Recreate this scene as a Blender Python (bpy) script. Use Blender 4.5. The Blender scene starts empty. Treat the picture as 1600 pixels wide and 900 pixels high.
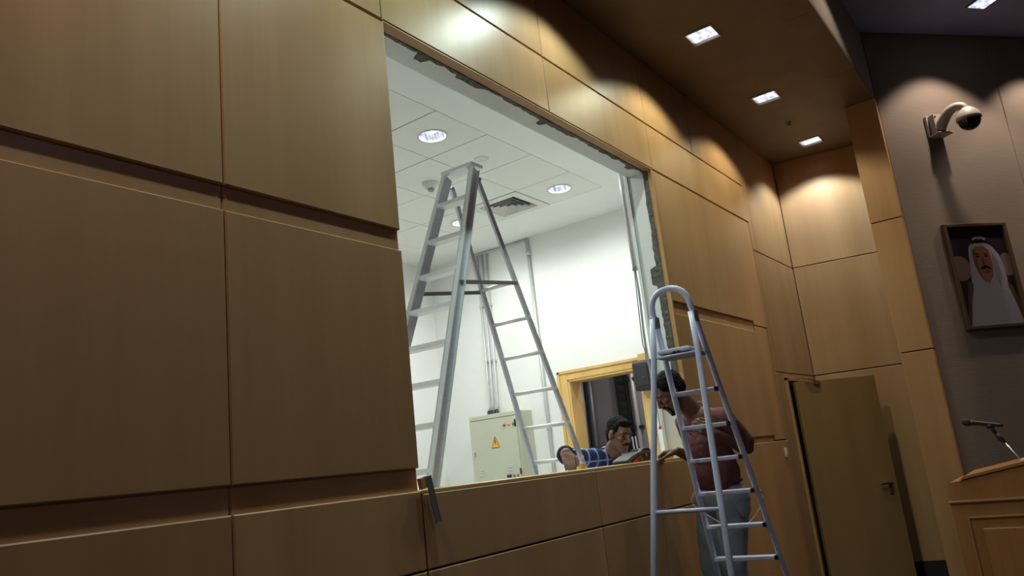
import bpy, bmesh, math, random
from mathutils import Vector, Matrix, noise
random.seed(7)
S = bpy.context.scene
COL = S.collection
PI = math.pi

# ------------------------------------------------------------------ camera
cam = bpy.data.objects.new('camera', bpy.data.cameras.new('camera'))
COL.objects.link(cam)
RX = Vector((0.58586489, -0.80309879, -0.10860324))
RY = Vector((0.12157978, 0.21959407, -0.96798595))
RZ = Vector((0.80123697, 0.55390502, 0.22629303))
m = Matrix((( RX.x, -RY.x, -RZ.x), (RX.y, -RY.y, -RZ.y), (RX.z, -RY.z, -RZ.z)))
EYE = 1.13
cam.matrix_world = Matrix.Translation((0, 0, EYE)) @ m.to_4x4()
cam.data.sensor_width = 36.0
cam.data.lens = 1215.9 / 1600 * 36.0
cam.data.clip_start = 0.05
S.camera = cam

# ------------------------------------------------------------------ world, exposure
w = bpy.data.worlds.new('world'); S.world = w; w.use_nodes = True
w.node_tree.nodes['Background'].inputs[0].default_value = (0.5, 0.55, 0.7, 1)
w.node_tree.nodes['Background'].inputs[1].default_value = 0.02
S.view_settings.view_transform = 'Standard'
S.view_settings.look = 'None'
S.view_settings.exposure = 0.0
S.view_settings.gamma = 1.0
S.view_settings.use_curve_mapping = False

# ------------------------------------------------------------------ lights
def lamp(name, kind, loc, power, color, target=None, **kw):
    l = bpy.data.lights.new(name, kind); l.energy = power; l.color = color
    for k, v in kw.items(): setattr(l, k, v)
    o = bpy.data.objects.new(name, l); COL.objects.link(o); o.location = loc
    if target is not None:
        o.rotation_euler = (Vector(target) - Vector(loc)).to_track_quat('-Z', 'Y').to_euler()
    return o
SOF = 4.007          # wood soffit height
HALLC = 4.70         # hall ceiling height
WARM = (1.0, 0.97, 0.68)
# spots in the row of square downlights of the wood soffit (x, colour, power)
for x, c, p in ((0.85, (1.0, 0.90, 0.70), 80), (2.25, (0.66, 1.0, 0.96), 80), (3.66, (0.80, 1.0, 0.92), 76), (5.07, (0.94, 1.0, 0.74), 60),
                (6.48, WARM, 50), (7.87, (0.78, 0.94, 1.0), 74)):
    lamp('downlight_spot', 'SPOT', (x, 1.60, 4.0), p, c, (x, 1.60, 0), spot_size=math.radians(132 if x < 7 else 122), spot_blend=0.35, shadow_soft_size=0.05)
# hall ceiling wall washers along the stage wall
WD = Vector((0.75470958, -0.65605903, 0)); WN = Vector((-0.65605903, -0.75470958, 0)); WP = Vector((7.36, 0.88, 0))
for s in (0.62, 1.75, 2.9, 4.1):
    q = WP + WD * s + WN * 0.50
    lamp('wall_washer_spot', 'SPOT', (q.x, q.y, HALLC - 0.01), 120, (1.0, 0.80, 0.62), (q.x, q.y, 0), spot_size=math.radians(100), spot_blend=0.35, shadow_soft_size=0.05)
lamp('bulkhead_spot', 'SPOT', (5.75, 0.42, HALLC - 0.01), 34, (1.0, 0.84, 0.62), (5.75, 0.42, 0), spot_size=math.radians(116), spot_blend=0.4, shadow_soft_size=0.05)
# general hall lighting, dim and far behind the camera
for x, y, p in ((-1.5, -3.0, 15), (3.0, -3.2, 11)):
    lamp('hall_area_light', 'AREA', (x, y, HALLC - 0.05), p, (1.0, 0.82, 0.90), (x, y, 0), shape='SQUARE', size=0.9)
# downlights of the white back room
BACKL = [(4.26, 3.52), (6.06, 3.52), (6.06, 4.72), (4.26, 4.72)]
for x, y in BACKL:
    lamp('back_room_light', 'SPOT', (x, y, 3.67), 78, (0.96, 1.0, 0.97), (x, y, 0), spot_size=math.radians(176), spot_blend=0.8, shadow_soft_size=0.03)
lamp('corridor_light', 'AREA', (7.9, 3.4, 2.85), 13, (1.0, 0.95, 0.97), (7.9, 3.2, 0), shape='SQUARE', size=0.3)

# ------------------------------------------------------------------ materials
def mat(name, base, rough=0.5, metal=0.0, spec=0.5, emit=None, estr=0.0, build=None):
    mt = bpy.data.materials.new(name); mt.use_nodes = True
    nt = mt.node_tree; b = nt.nodes['Principled BSDF']
    b.inputs['Base Color'].default_value = (*base, 1); b.inputs['Roughness'].default_value = rough
    b.inputs['Metallic'].default_value = metal; b.inputs['Specular IOR Level'].default_value = spec
    if emit:
        b.inputs['Emission Color'].default_value = (*emit, 1); b.inputs['Emission Strength'].default_value = estr
    if build: build(nt, b)
    return mt
def noisy(base2, scale=(8, 8, 8), detail=3.0, lo=0.35, hi=0.7, bump=0.0):
    """mix the base colour with base2 over a noise texture, optional bump"""
    def f(nt, b):
        c1 = tuple(b.inputs['Base Color'].default_value)
        tc = nt.nodes.new('ShaderNodeTexCoord'); mp = nt.nodes.new('ShaderNodeMapping'); mp.inputs['Scale'].default_value = scale
        n = nt.nodes.new('ShaderNodeTexNoise'); n.inputs['Scale'].default_value = 1.0; n.inputs['Detail'].default_value = detail
        r = nt.nodes.new('ShaderNodeValToRGB')
        r.color_ramp.elements[0].position = lo; r.color_ramp.elements[0].color = c1
        r.color_ramp.elements[1].position = hi; r.color_ramp.elements[1].color = (*base2, 1)
        nt.links.new(tc.outputs['Object'], mp.inputs[0]); nt.links.new(mp.outputs[0], n.inputs['Vector'])
        nt.links.new(n.outputs['Fac'], r.inputs[0]); nt.links.new(r.outputs[0], b.inputs['Base Color'])
        if bump:
            bp = nt.nodes.new('ShaderNodeBump'); bp.inputs['Strength'].default_value = bump; bp.inputs['Distance'].default_value = 0.01
            nt.links.new(n.outputs['Fac'], bp.inputs['Height']); nt.links.new(bp.outputs[0], b.inputs['Normal'])
    return f
def woody(dark, light, vary=0.10):
    """veneer: fine vertical grain, broad vertical flitches, one tint per panel"""
    def f(nt, b):
        N = nt.nodes.new; L = nt.links.new
        tc = N('ShaderNodeTexCoord'); oi = N('ShaderNodeObjectInfo')
        add = N('ShaderNodeVectorMath'); add.operation = 'ADD'
        cmb = N('ShaderNodeCombineXYZ'); ml = N('ShaderNodeMath'); ml.operation = 'MULTIPLY'; ml.inputs[1].default_value = 17.0
        L(oi.outputs['Random'], ml.inputs[0]); L(ml.outputs[0], cmb.inputs[0]); L(ml.outputs[0], cmb.inputs[2])
        L(tc.outputs['Object'], add.inputs[0]); L(cmb.outputs[0], add.inputs[1])
        m1 = N('ShaderNodeMapping'); m1.inputs['Scale'].default_value = (42, 42, 1.6)
        m2 = N('ShaderNodeMapping'); m2.inputs['Scale'].default_value = (4.5, 4.5, 0.22)
        n1 = N('ShaderNodeTexNoise'); n1.inputs['Scale'].default_value = 1; n1.inputs['Detail'].default_value = 4
        n2 = N('ShaderNodeTexNoise'); n2.inputs['Scale'].default_value = 1; n2.inputs['Detail'].default_value = 2
        for a, c in ((m1, n1), (m2, n2)):
            L(add.outputs[0], a.inputs[0]); L(a.outputs[0], c.inputs['Vector'])
        mx = N('ShaderNodeMath'); mx.operation = 'MULTIPLY_ADD'; mx.inputs[1].default_value = 0.22
        L(n1.outputs['Fac'], mx.inputs[0])
        mb = N('ShaderNodeMath'); mb.operation = 'MULTIPLY'; mb.inputs[1].default_value = 0.78
        L(n2.outputs['Fac'], mb.inputs[0]); L(mb.outputs[0], mx.inputs[2])
        r = N('ShaderNodeValToRGB')
        r.color_ramp.elements[0].position = 0.34; r.color_ramp.elements[0].color = (*dark, 1)
        r.color_ramp.elements[1].position = 0.66; r.color_ramp.elements[1].color = (*light, 1)
        L(mx.outputs[0], r.inputs[0])
        hsv = N('ShaderNodeHueSaturation')
        mr = N('ShaderNodeMapRange'); mr.inputs['To Min'].default_value = 1 - vary; mr.inputs['To Max'].default_value = 1 + vary
        L(oi.outputs['Random'], mr.inputs[0]); L(mr.outputs[0], hsv.inputs['Value'])
        L(r.outputs[0], hsv.inputs['Color']); L(hsv.outputs[0], b.inputs['Base Color'])
    return f
M = {}
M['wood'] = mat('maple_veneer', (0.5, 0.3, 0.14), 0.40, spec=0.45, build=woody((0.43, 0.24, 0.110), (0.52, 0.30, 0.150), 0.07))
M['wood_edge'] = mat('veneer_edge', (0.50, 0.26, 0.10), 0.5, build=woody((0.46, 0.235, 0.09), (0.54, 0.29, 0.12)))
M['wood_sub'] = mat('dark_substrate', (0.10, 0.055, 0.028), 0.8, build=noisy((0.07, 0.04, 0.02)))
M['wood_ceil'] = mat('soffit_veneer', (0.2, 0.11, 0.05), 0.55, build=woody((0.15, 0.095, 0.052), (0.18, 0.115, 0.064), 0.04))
M['door'] = mat('door_veneer', (0.38, 0.24, 0.10), 0.4, build=woody((0.29, 0.175, 0.075), (0.34, 0.21, 0.095), 0.03))
M['lectern'] = mat('lectern_oak', (0.42, 0.18, 0.06), 0.35, build=woody((0.36, 0.15, 0.045), (0.46, 0.21, 0.075), 0.03))
M['pine'] = mat('yellow_door_trim', (0.66, 0.42, 0.13), 0.4, build=woody((0.58, 0.36, 0.11), (0.70, 0.47, 0.17), 0.03))
M['white'] = mat('white_plaster', (0.80, 0.81, 0.78), 0.7, build=noisy((0.76, 0.77, 0.74), (2, 2, 2)))
M['tile'] = mat('ceiling_tile', (0.78, 0.79, 0.75), 0.85, build=noisy((0.74, 0.75, 0.71), (60, 60, 60), bump=0.05))
M['grid'] = mat('ceiling_grid_grey', (0.42, 0.43, 0.41), 0.6)
M['cement'] = mat('grey_cement', (0.085, 0.088, 0.075), 0.95, build=noisy((0.15, 0.155, 0.13), (40, 40, 40), 6, bump=0.8))
M['floor'] = mat('hall_carpet', (0.03, 0.028, 0.03), 0.95, build=noisy((0.045, 0.04, 0.042), (120, 120, 120), bump=0.3))
M['bfloor'] = mat('back_room_floor', (0.78, 0.78, 0.75), 0.4, build=noisy((0.70, 0.70, 0.68), (3, 3, 3)))
M['fabric'] = mat('taupe_fabric', (0.255, 0.21, 0.18), 0.9, build=noisy((0.235, 0.193, 0.165), (7, 7, 260), 4, bump=0.15))
M['hceil'] = mat('slate_ceiling', (0.36, 0.37, 0.62), 0.8, build=noisy((0.33, 0.34, 0.58), (4, 4, 4)))
M['bulk'] = mat('bulkhead_paint', (0.30, 0.26, 0.24), 0.8, build=noisy((0.28, 0.245, 0.225), (4, 4, 4)))
M['corr'] = mat('corridor_wall', (0.34, 0.325, 0.335), 0.8, build=noisy((0.31, 0.295, 0.305), (3, 3, 3)))
M['alu'] = mat('aluminium', (0.66, 0.67, 0.75), 0.38, 0.4, build=noisy((0.58, 0.59, 0.68), (3, 3, 90), 3))
M['alu_w'] = mat('pale_aluminium', (0.88, 0.88, 0.88), 0.4, 0.2)
M['lilac'] = mat('silver_blue_enamel', (0.70, 0.74, 0.98), 0.3, 0.0, build=noisy((0.62, 0.66, 0.90), (20, 20, 20)))
M['black'] = mat('black_plastic', (0.012, 0.012, 0.014), 0.45)
M['charcoal'] = mat('charcoal_plastic', (0.016, 0.017, 0.02), 0.5)
M['steel'] = mat('brushed_steel', (0.55, 0.54, 0.52), 0.3, 1.0)
M['steel_d'] = mat('dull_steel', (0.27, 0.27, 0.29), 0.45, 0.7)
M['pipe'] = mat('grey_conduit', (0.56, 0.57, 0.56), 0.4, 0.3)
M['cab'] = mat('cabinet_sage', (0.52, 0.53, 0.42), 0.4, build=noisy((0.50, 0.51, 0.40), (5, 5, 5)))
M['ivory'] = mat('ivory_plastic', (0.66, 0.65, 0.60), 0.4)
M['camgrey'] = mat('camera_housing', (0.40, 0.38, 0.37), 0.45)
M['dome'] = mat('smoked_dome', (0.006, 0.006, 0.012), 0.08)
M['red'] = mat('red_plastic', (0.55, 0.03, 0.02), 0.3)
M['orange'] = mat('orange_plastic', (0.75, 0.25, 0.03), 0.3)
M['green'] = mat('green_plastic', (0.0, 0.28, 0.13), 0.3)
M['yellow'] = mat('warning_yellow', (0.85, 0.38, 0.02), 0.5)
M['teal'] = mat('grey_teal_casing', (0.045, 0.055, 0.06), 0.5)
M['frame'] = mat('bronze_frame', (0.16, 0.115, 0.07), 0.35, 0.4)
M['rubber'] = mat('dark_rubber', (0.02, 0.02, 0.022), 0.8)
M['hole'] = mat('dark_slot', (0.03, 0.03, 0.03), 0.9)
M['lamp_sq'] = mat('square_lamp_glass', (0.9, 0.9, 0.9), 0.3)
M['wire'] = mat('grey_wire', (0.30, 0.31, 0.33), 0.5)
M['wire_y'] = mat('tan_wire', (0.40, 0.33, 0.22), 0.5)
M['skin_a'] = mat('skin_brown', (0.19, 0.085, 0.052), 0.5, build=noisy((0.165, 0.073, 0.044), (30, 30, 30)))
M['skin_b'] = mat('skin_tan', (0.235, 0.115, 0.075), 0.5, build=noisy((0.21, 0.10, 0.064), (30, 30, 30)))
M['hair'] = mat('black_hair', (0.006, 0.005, 0.005), 0.75, spec=0.15, build=noisy((0.014, 0.011, 0.010), (60, 60, 20), bump=0.4))
M['eye'] = mat('eye_dark', (0.03, 0.02, 0.018), 0.15)
M['maroon'] = mat('maroon_cotton', (0.135, 0.042, 0.042), 0.85, build=noisy((0.175, 0.06, 0.058), (9, 9, 5), 4, bump=0.25))
M['denim'] = mat('faded_denim', (0.26, 0.29, 0.33), 0.85, build=noisy((0.17, 0.195, 0.235), (9, 9, 4), 4, bump=0.25))
M['dark_t'] = mat('dark_undershirt', (0.012, 0.012, 0.02), 0.9)
M['shoe'] = mat('dark_leather', (0.025, 0.02, 0.018), 0.5)
M['trouser'] = mat('charcoal_trousers', (0.03, 0.03, 0.035), 0.9)
def lampglass(nt, b):
    N = nt.nodes.new; L = nt.links.new
    tc = N('ShaderNodeTexCoord'); mp = N('ShaderNodeMapping'); mp.inputs['Scale'].default_value = (16, 30, 10)
    n = N('ShaderNodeTexNoise'); n.inputs['Scale'].default_value = 1.0; n.inputs['Detail'].default_value = 3
    r = N('ShaderNodeValToRGB')
    r.color_ramp.elements[0].position = 0.40; r.color_ramp.elements[0].color = (0.42, 0.50, 0.72, 1)
    r.color_ramp.elements[1].position = 0.53; r.color_ramp.elements[1].color = (1, 1, 1, 1)
    L(tc.outputs['Object'], mp.inputs[0]); L(mp.outputs[0], n.inputs['Vector']); L(n.outputs['Fac'], r.inputs[0])
    L(r.outputs[0], b.inputs['Emission Color']); b.inputs['Emission Strength'].default_value = 1.15
M['lit'] = mat('lit_reflector', (0.6, 0.6, 0.6), 0.4, build=lampglass)
def roundglass(nt, b):
    N = nt.nodes.new; L = nt.links.new
    tc = N('ShaderNodeTexCoord'); mp = N('ShaderNodeMapping'); mp.inputs['Scale'].default_value = (14, 60, 6)
    n = N('ShaderNodeTexNoise'); n.inputs['Scale'].default_value = 1.0; n.inputs['Detail'].default_value = 2
    r = N('ShaderNodeValToRGB')
    r.color_ramp.elements[0].position = 0.36; r.color_ramp.elements[0].color = (0.32, 0.38, 0.62, 1)
    r.color_ramp.elements[1].position = 0.52; r.color_ramp.elements[1].color = (0.95, 0.97, 1, 1)
    L(tc.outputs['Object'], mp.inputs[0]); L(mp.outputs[0], n.inputs['Vector']); L(n.outputs['Fac'], r.inputs[0])
    L(r.outputs[0], b.inputs['Emission Color']); b.inputs['Emission Strength'].default_value = 0.85
M['lit_round'] = mat('lit_round_reflector', (0.05, 0.05, 0.055), 0.6, build=roundglass)
def plaid(nt, b):
    N = nt.nodes.new; L = nt.links.new
    tc = N('ShaderNodeTexCoord'); sp = N('ShaderNodeSeparateXYZ'); L(tc.outputs['Object'], sp.inputs[0])
    def math_(op, a, c):
        n = N('ShaderNodeMath'); n.operation = op
        for i, v in ((0, a), (1, c)):
            if isinstance(v, float): n.inputs[i].default_value = v
            else: L(v, n.inputs[i])
        return n.outputs[0]
    u = math_('ADD', math_('MULTIPLY', sp.outputs['X'], 0.94), math_('MULTIPLY', sp.outputs['Y'], -0.5))
    v = sp.outputs['Z']
    def stripe(c, per, lo, wd):
        t = math_('FRACT', math_('DIVIDE', c, per), 0.0)
        return math_('MULTIPLY', math_('GREATER_THAN', t, lo), math_('LESS_THAN', t, lo + wd))
    col = None
    def over(prev, fac, colr):
        mx = N('ShaderNodeMix'); mx.data_type = 'RGBA'
        if isinstance(prev, tuple): mx.inputs[6].default_value = prev
        else: L(prev, mx.inputs[6])
        mx.inputs[7].default_value = colr; L(fac, mx.inputs[0]); return mx.outputs[2]
    col = over((0.02, 0.065, 0.36, 1), stripe(u, 0.085, 0.45, 0.5), (0.012, 0.025, 0.12, 1))
    col = over(col, stripe(v, 0.085, 0.55, 0.38), (0.012, 0.028, 0.13, 1))
    white = (0.50, 0.53, 0.62, 1); yel = (0.42, 0.36, 0.22, 1)
    su = stripe(u, 0.085, 0.16, 0.11); sv = stripe(v, 0.085, 0.20, 0.11)
    col = over(col, su, (0.36, 0.40, 0.50, 1)); col = over(col, sv, (0.36, 0.40, 0.50, 1))
    col = over(col, math_('MULTIPLY', su, sv), yel)
    col = over(col, stripe(u, 0.17, 0.62, 0.035), white)
    L(col, b.inputs['Base Color'])
M['plaid'] = mat('blue_plaid_cotton', (0.02, 0.05, 0.25), 0.85, build=plaid)

# ------------------------------------------------------------------ mesh helpers
def obj(name, bm, material, parent=None, smooth=False):
    me = bpy.data.meshes.new(name); bm.normal_update(); bm.to_mesh(me); bm.free()
    mats = material if isinstance(material, (list, tuple)) else [material]
    for mm in mats: me.materials.append(M[mm] if isinstance(mm, str) else mm)
    if smooth:
        for p in me.polygons: p.use_smooth = True
    o = bpy.data.objects.new(name, me); COL.objects.link(o)
    if parent: attach(o, parent)
    return o
def attach(o, parent):
    o.parent = parent
    o.matrix_parent_inverse = parent_world(parent).inverted()
def parent_world(p):
    mw = p.matrix_basis.copy()
    if p.parent: mw = parent_world(p.parent) @ p.matrix_parent_inverse @ mw
    return mw
def empty(name, loc, label=None, cat=None, group=None, kind=None):
    o = bpy.data.objects.new(name, None); COL.objects.link(o); o.location = loc; o.empty_display_size = 0.1
    return tag(o, label, cat, group, kind)
def tag(o, label=None, cat=None, group=None, kind=None):
    if label: o['label'] = label
    if cat: o['category'] = cat
    if group: o['group'] = group
    if kind: o['kind'] = kind
    return o
def new(): return bmesh.new()
def hull8(bm, pts, mi=0):
    """pts: 8 points, bottom ring then top ring"""
    v = [bm.verts.new(p) for p in pts]
    fs = [(3, 2, 1, 0), (4, 5, 6, 7), (0, 1, 5, 4), (1, 2, 6, 5), (2, 3, 7, 6), (3, 0, 4, 7)]
    out = []
    for f in fs:
        fc = bm.faces.new([v[i] for i in f]); fc.material_index = mi; out.append(fc)
    return v, out
def box(bm, x0, x1, y0, y1, z0, z1, mi=0, bev=0.0):
    v, fs = hull8(bm, [(x0, y0, z0), (x1, y0, z0), (x1, y1, z0), (x0, y1, z0), (x0, y0, z1), (x1, y0, z1), (x1, y1, z1), (x0, y1, z1)], mi)
    if bev:
        es = list({e for f in fs for e in f.edges})
        bmesh.ops.bevel(bm, geom=es, offset=bev, segments=2, affect='EDGES', profile=0.5)
    return v
def frame_of(d, up=Vector((0, 0, 1))):
    d = Vector(d).normalized(); up = Vector(up)
    if abs(d.dot(up)) > 0.98: up = Vector((1, 0, 0))
    s = d.cross(up).normalized(); u = s.cross(d).normalized()
    return d, s, u
def bar(bm, a, b, ws, wu, up=(0, 0, 1), bev=0.0, mi=0):
    """rectangular bar from a to b: ws wide sideways, wu thick along 'up'"""
    a, b = Vector(a), Vector(b); d, s, u = frame_of(b - a, up)
    s = s * ws / 2; u = u * wu / 2
    v, fs = hull8(bm, [a - s - u, a + s - u, b + s - u, b - s - u, a - s + u, a + s + u, b + s + u, b - s + u], mi)
    if bev: bmesh.ops.bevel(bm, geom=list({e for f in fs for e in f.edges}), offset=bev, segments=2, affect='EDGES', profile=0.5)
def tube(bm, pts, r, n=10, closed_ends=True, mi=0):
    """round tube through points; r is one radius or a list"""
    pts = [Vector(p) for p in pts]; rs = r if isinstance(r, (list, tuple)) else [r] * len(pts)
    rings = []; up = Vector((0.3, 0.2, 1)).normalized(); prev = None
    for i, p in enumerate(pts):
        d = (pts[min(i + 1, len(pts) - 1)] - pts[max(i - 1, 0)]).normalized()
        if prev is None:
            d_, s, u = frame_of(d, up)
        else:
            s = (prev - d * prev.dot(d)).normalized(); u = s.cross(d).normalized()
        prev = s
        rings.append([bm.verts.new(p + (s * math.cos(2 * PI * k / n) + u * math.sin(2 * PI * k / n)) * rs[i]) for k in range(n)])
    for a, b in zip(rings, rings[1:]):
        for k in range(n):
            f = bm.faces.new((a[k], a[(k + 1) % n], b[(k + 1) % n], b[k])); f.smooth = True; f.material_index = mi
    if closed_ends:
        for rg in (rings[0][::-1], rings[-1]):
            f = bm.faces.new(rg); f.material_index = mi
def disc(bm, c, nrm, r0, r1, n=28, mi=0, h=0.0):
    """ring (r0>0) or disc facing nrm; h raises the inner edge along nrm"""
    c = Vector(c); d, s, u = frame_of(nrm)
    out = [bm.verts.new(c + (s * math.cos(2 * PI * k / n) + u * math.sin(2 * PI * k / n)) * r1) for k in range(n)]
    if r0 <= 0:
        f = bm.faces.new(out); f.material_index = mi
    else:
        inn = [bm.verts.new(c + d * h + (s * math.cos(2 * PI * k / n) + u * math.sin(2 * PI * k / n)) * r0) for k in range(n)]
        for k in range(n):
            f = bm.faces.new((out[k], out[(k + 1) % n], inn[(k + 1) % n], inn[k])); f.material_index = mi; f.smooth = True
def lathe(bm, c, axis, prof, n=24, mi=0):
    """revolve (distance along axis, radius) profile"""
    c = Vector(c); d, s, u = frame_of(axis); rings = []
    for h, r in prof:
        if r < 1e-5: rings.append([bm.verts.new(c + d * h)])
        else: rings.append([bm.verts.new(c + d * h + (s * math.cos(2 * PI * k / n) + u * math.sin(2 * PI * k / n)) * r) for k in range(n)])
    for a, b in zip(rings, rings[1:]):
        for k in range(n):
            k2 = (k + 1) % n
            if len(a) == 1 and len(b) == 1: continue
            vs = (a[0], b[k2], b[k]) if len(a) == 1 else ((a[k], a[k2], b[0]) if len(b) == 1 else (a[k], a[k2], b[k2], b[k]))
            f = bm.faces.new(vs); f.smooth = True; f.material_index = mi
def smoothpath(pts, n=6):
    pts = [Vector(p) for p in pts]; out = []
    for i in range(len(pts) - 1):
        p0 = pts[max(i - 1, 0)]; p1 = pts[i]; p2 = pts[i + 1]; p3 = pts[min(i + 2, len(pts) - 1)]
        for k in range(n):
            t = k / n
            out.append(0.5 * ((2 * p1) + (p2 - p0) * t + (2 * p0 - 5 * p1 + 4 * p2 - p3) * t * t + (3 * p1 - p0 - 3 * p2 + p3) * t ** 3))
    out.append(pts[-1]); return out
def slab(name, o, ux, l0, l1, z0, z1, t, c, material, parent, back=0.0):
    """panel standing on a vertical plane through o with direction ux: front on the plane (minus back), chamfered front edges.
    The outward normal is ux x Z turned so that it faces the hall (to the right of ux)."""
    ux = Vector(ux).normalized(); nrm = Vector((ux.y, -ux.x, 0)); o = Vector(o)
    P = lambda l, z, d: o + ux * l + Vector((0, 0, z)) + nrm * d
    bm = new(); f = -back; g = -back - c; h = -back - t
    fr = [bm.verts.new(P(*q, f)) for q in ((l0 + c, z0 + c), (l1 - c, z0 + c), (l1 - c, z1 - c), (l0 + c, z1 - c))]
    md = [bm.verts.new(P(*q, g)) for q in ((l0, z0), (l1, z0), (l1, z1), (l0, z1))]
    bk = [bm.verts.new(P(*q, h)) for q in ((l0, z0), (l1, z0), (l1, z1), (l0, z1))]
    bm.faces.new(fr); bm.faces.new(bk[::-1])
    for a, b in ((fr, md), (md, bk)):
        for k in range(4): bm.faces.new((a[k], b[k], b[(k + 1) % 4], a[(k + 1) % 4]))
    bmesh.ops.recalc_face_normals(bm, faces=bm.faces)
    return obj(name, bm, material, parent)

# ------------------------------------------------------------------ setting: hall shell
YW = 2.1; D = 2.1
bm = new()
box(bm, -4, 5.3, -6.2, 2.3, -0.6, 0.0); box(bm, 5.3, 5.7, -6.2, 2.3, -0.6, -0.165); box(bm, 5.7, 9.2, -6.2, 2.3, -0.6, -0.33); box(bm, 9.2, 13, -6.2, 2.3, -0.6, -0.33)
tag(obj('floor', bm, 'floor'), kind='structure')

# left wall: substrate with the opening and the doorway, white plaster lining, veneer panels hung on it
OX0, OX1, OZ0, OZ1 = 2.285, 4.950, 1.085, 3.108      # opening
DX0, DX1, DZ1 = 7.24, 8.10, 1.655                     # doorway
bm = new()
y0, y1 = YW + 0.027, YW + 0.058
box(bm, -4, OX0 - 0.01, y0, y1, -0.6, 4.3)
box(bm, OX0 - 0.01, OX1 + 0.01, y0, y1, -0.6, OZ0 - 0.01); box(bm, OX0 - 0.01, OX1 + 0.01, y0, y1, OZ1 + 0.006, 4.3)
box(bm, OX1 + 0.01, DX0, y0, y1, -0.6, 4.3); box(bm, DX0, DX1, y0, y1, DZ1, 4.3); box(bm, DX1, 8.6, y0, y1, -0.6, 4.3)
WL = tag(obj('wall_left', bm, 'wood_sub'), kind='structure')
bm = new()
y0, y1 = YW + 0.058, YW + 0.2
box(bm, -4, OX0, y0, y1, -0.6, 4.3); box(bm, OX0, OX1, y0, y1, -0.6, OZ0); box(bm, OX0, OX1, y0, y1, OZ1, 4.3)
box(bm, OX1, DX0, y0, y1, -0.6, 4.3); box(bm, DX0, DX1, y0, y1, DZ1, 4.3); box(bm, DX1, 8.6, y0, y1, -0.6, 4.3)
obj('plaster_lining', bm, 'white', WL)
def wp(x0, x1, z0, z1, back=0.0, t=0.027, c=0.004, g=0.0025, mt='wood', name='panel'):
    return slab(name, (0, YW, 0), (1, 0, 0), x0 + g, x1 - g, z0, z1, t - back, c, mt, WL, back)
# left field
for x0, x1 in ((-1.25, 0.10), (0.10, 1.452), (1.452, 2.280)):
    wp(x0, x1, 2.141, 3.105); wp(x0, x1, 1.176, 2.052); wp(x0, x1, 0.802, 1.090); wp(x0, x1, 0.0, 0.796)
    wp(x0, x1 - (0.006 if x1 > 2 else 0), 2.04, 2.15, 0.014, g=0.001, name='recessed_strip'); wp(x0, x1 - (0.006 if x1 > 2 else 0), 1.085, 1.19, 0.014, g=0.001, name='recessed_strip')
# rows over the opening
for x0, x1 in ((-0.432, 0.918), (0.918, 2.268), (2.268, 3.618), (3.618, 4.967), (4.967, 7.005)):
    wp(x0, x1, 3.116, 3.466)
for x0, x1 in ((-0.432, 0.918), (0.918, 2.268), (2.268, 3.618), (3.618, 4.967), (4.967, 5.830), (5.830, 7.005)):
    wp(x0, x1, 3.474, SOF)
# apron under the opening
for x0, x1 in ((2.285, 3.612), (3.612, 4.318), (4.318, 4.967)):
    wp(x0, x1, 0.802, 1.078); wp(x0, x1, 0.0, 0.796)
# field right of the opening
wp(4.967, 5.830, 2.141, 3.106); wp(5.830, 6.625, 2.141, 3.106); wp(4.967, 6.622, 1.172, 2.052)
wp(4.967, 6.622, 2.04, 2.15, 0.014, g=0.001, name='recessed_strip'); wp(4.967, 6.618, 1.085, 1.19, 0.014, g=0.001, name='recessed_strip')
wp(4.967, 6.957, -0.33, 1.122)
wp(6.628, 6.984, 2.112, 3.112, 0.006); wp(6.628, 6.957, 1.132, 2.104, 0.006)
for x0, x1 in ((6.986, 7.092), (7.092, 8.205)):
    for z0, z1 in ((1.722, 2.844), (2.852, SOF)):
        if x0 < 7: z0 = 1.722 if z0 < 2 else z0
        wp(x0, x1, z0, z1, 0.004, g=0.0015)
wp(6.96, 7.09, -0.33, 1.716, 0.004, g=0.0015); wp(7.09, DX0 - 0.03, -0.33, 1.716, 0.006, g=0.0015); wp(DX0 - 0.03, 8.21, DZ1 + 0.025, 1.716, 0.006, g=0.001)
wp(DX1 + 0.02, 8.21, -0.33, DZ1 + 0.025, 0.006, g=0.001)
# edge lining of the opening: veneered lips, sill board
def lip(name, *a, mt='wood_edge'):
    bm = new(); box(bm, *a, bev=0.002); return obj(name, bm, mt, WL)
lip('edge_strip', OX0 - 0.012, OX1 + 0.012, YW + 0.003, YW + 0.060, OZ1 - 0.002, OZ1 + 0.007)
lip('edge_strip', OX1 - 0.001, OX1 + 0.016, YW + 0.003, YW + 0.040, OZ0, OZ1)
lip('edge_strip', OX0 - 0.012, OX0, YW + 0.024, YW + 0.060, OZ0, OZ1)
lip('sill_board', OX0 - 0.004, OX1 + 0.012, YW + 0.003, YW + 0.245, OZ0 - 0.006, OZ0 + 0.007, mt='pine')
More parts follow.
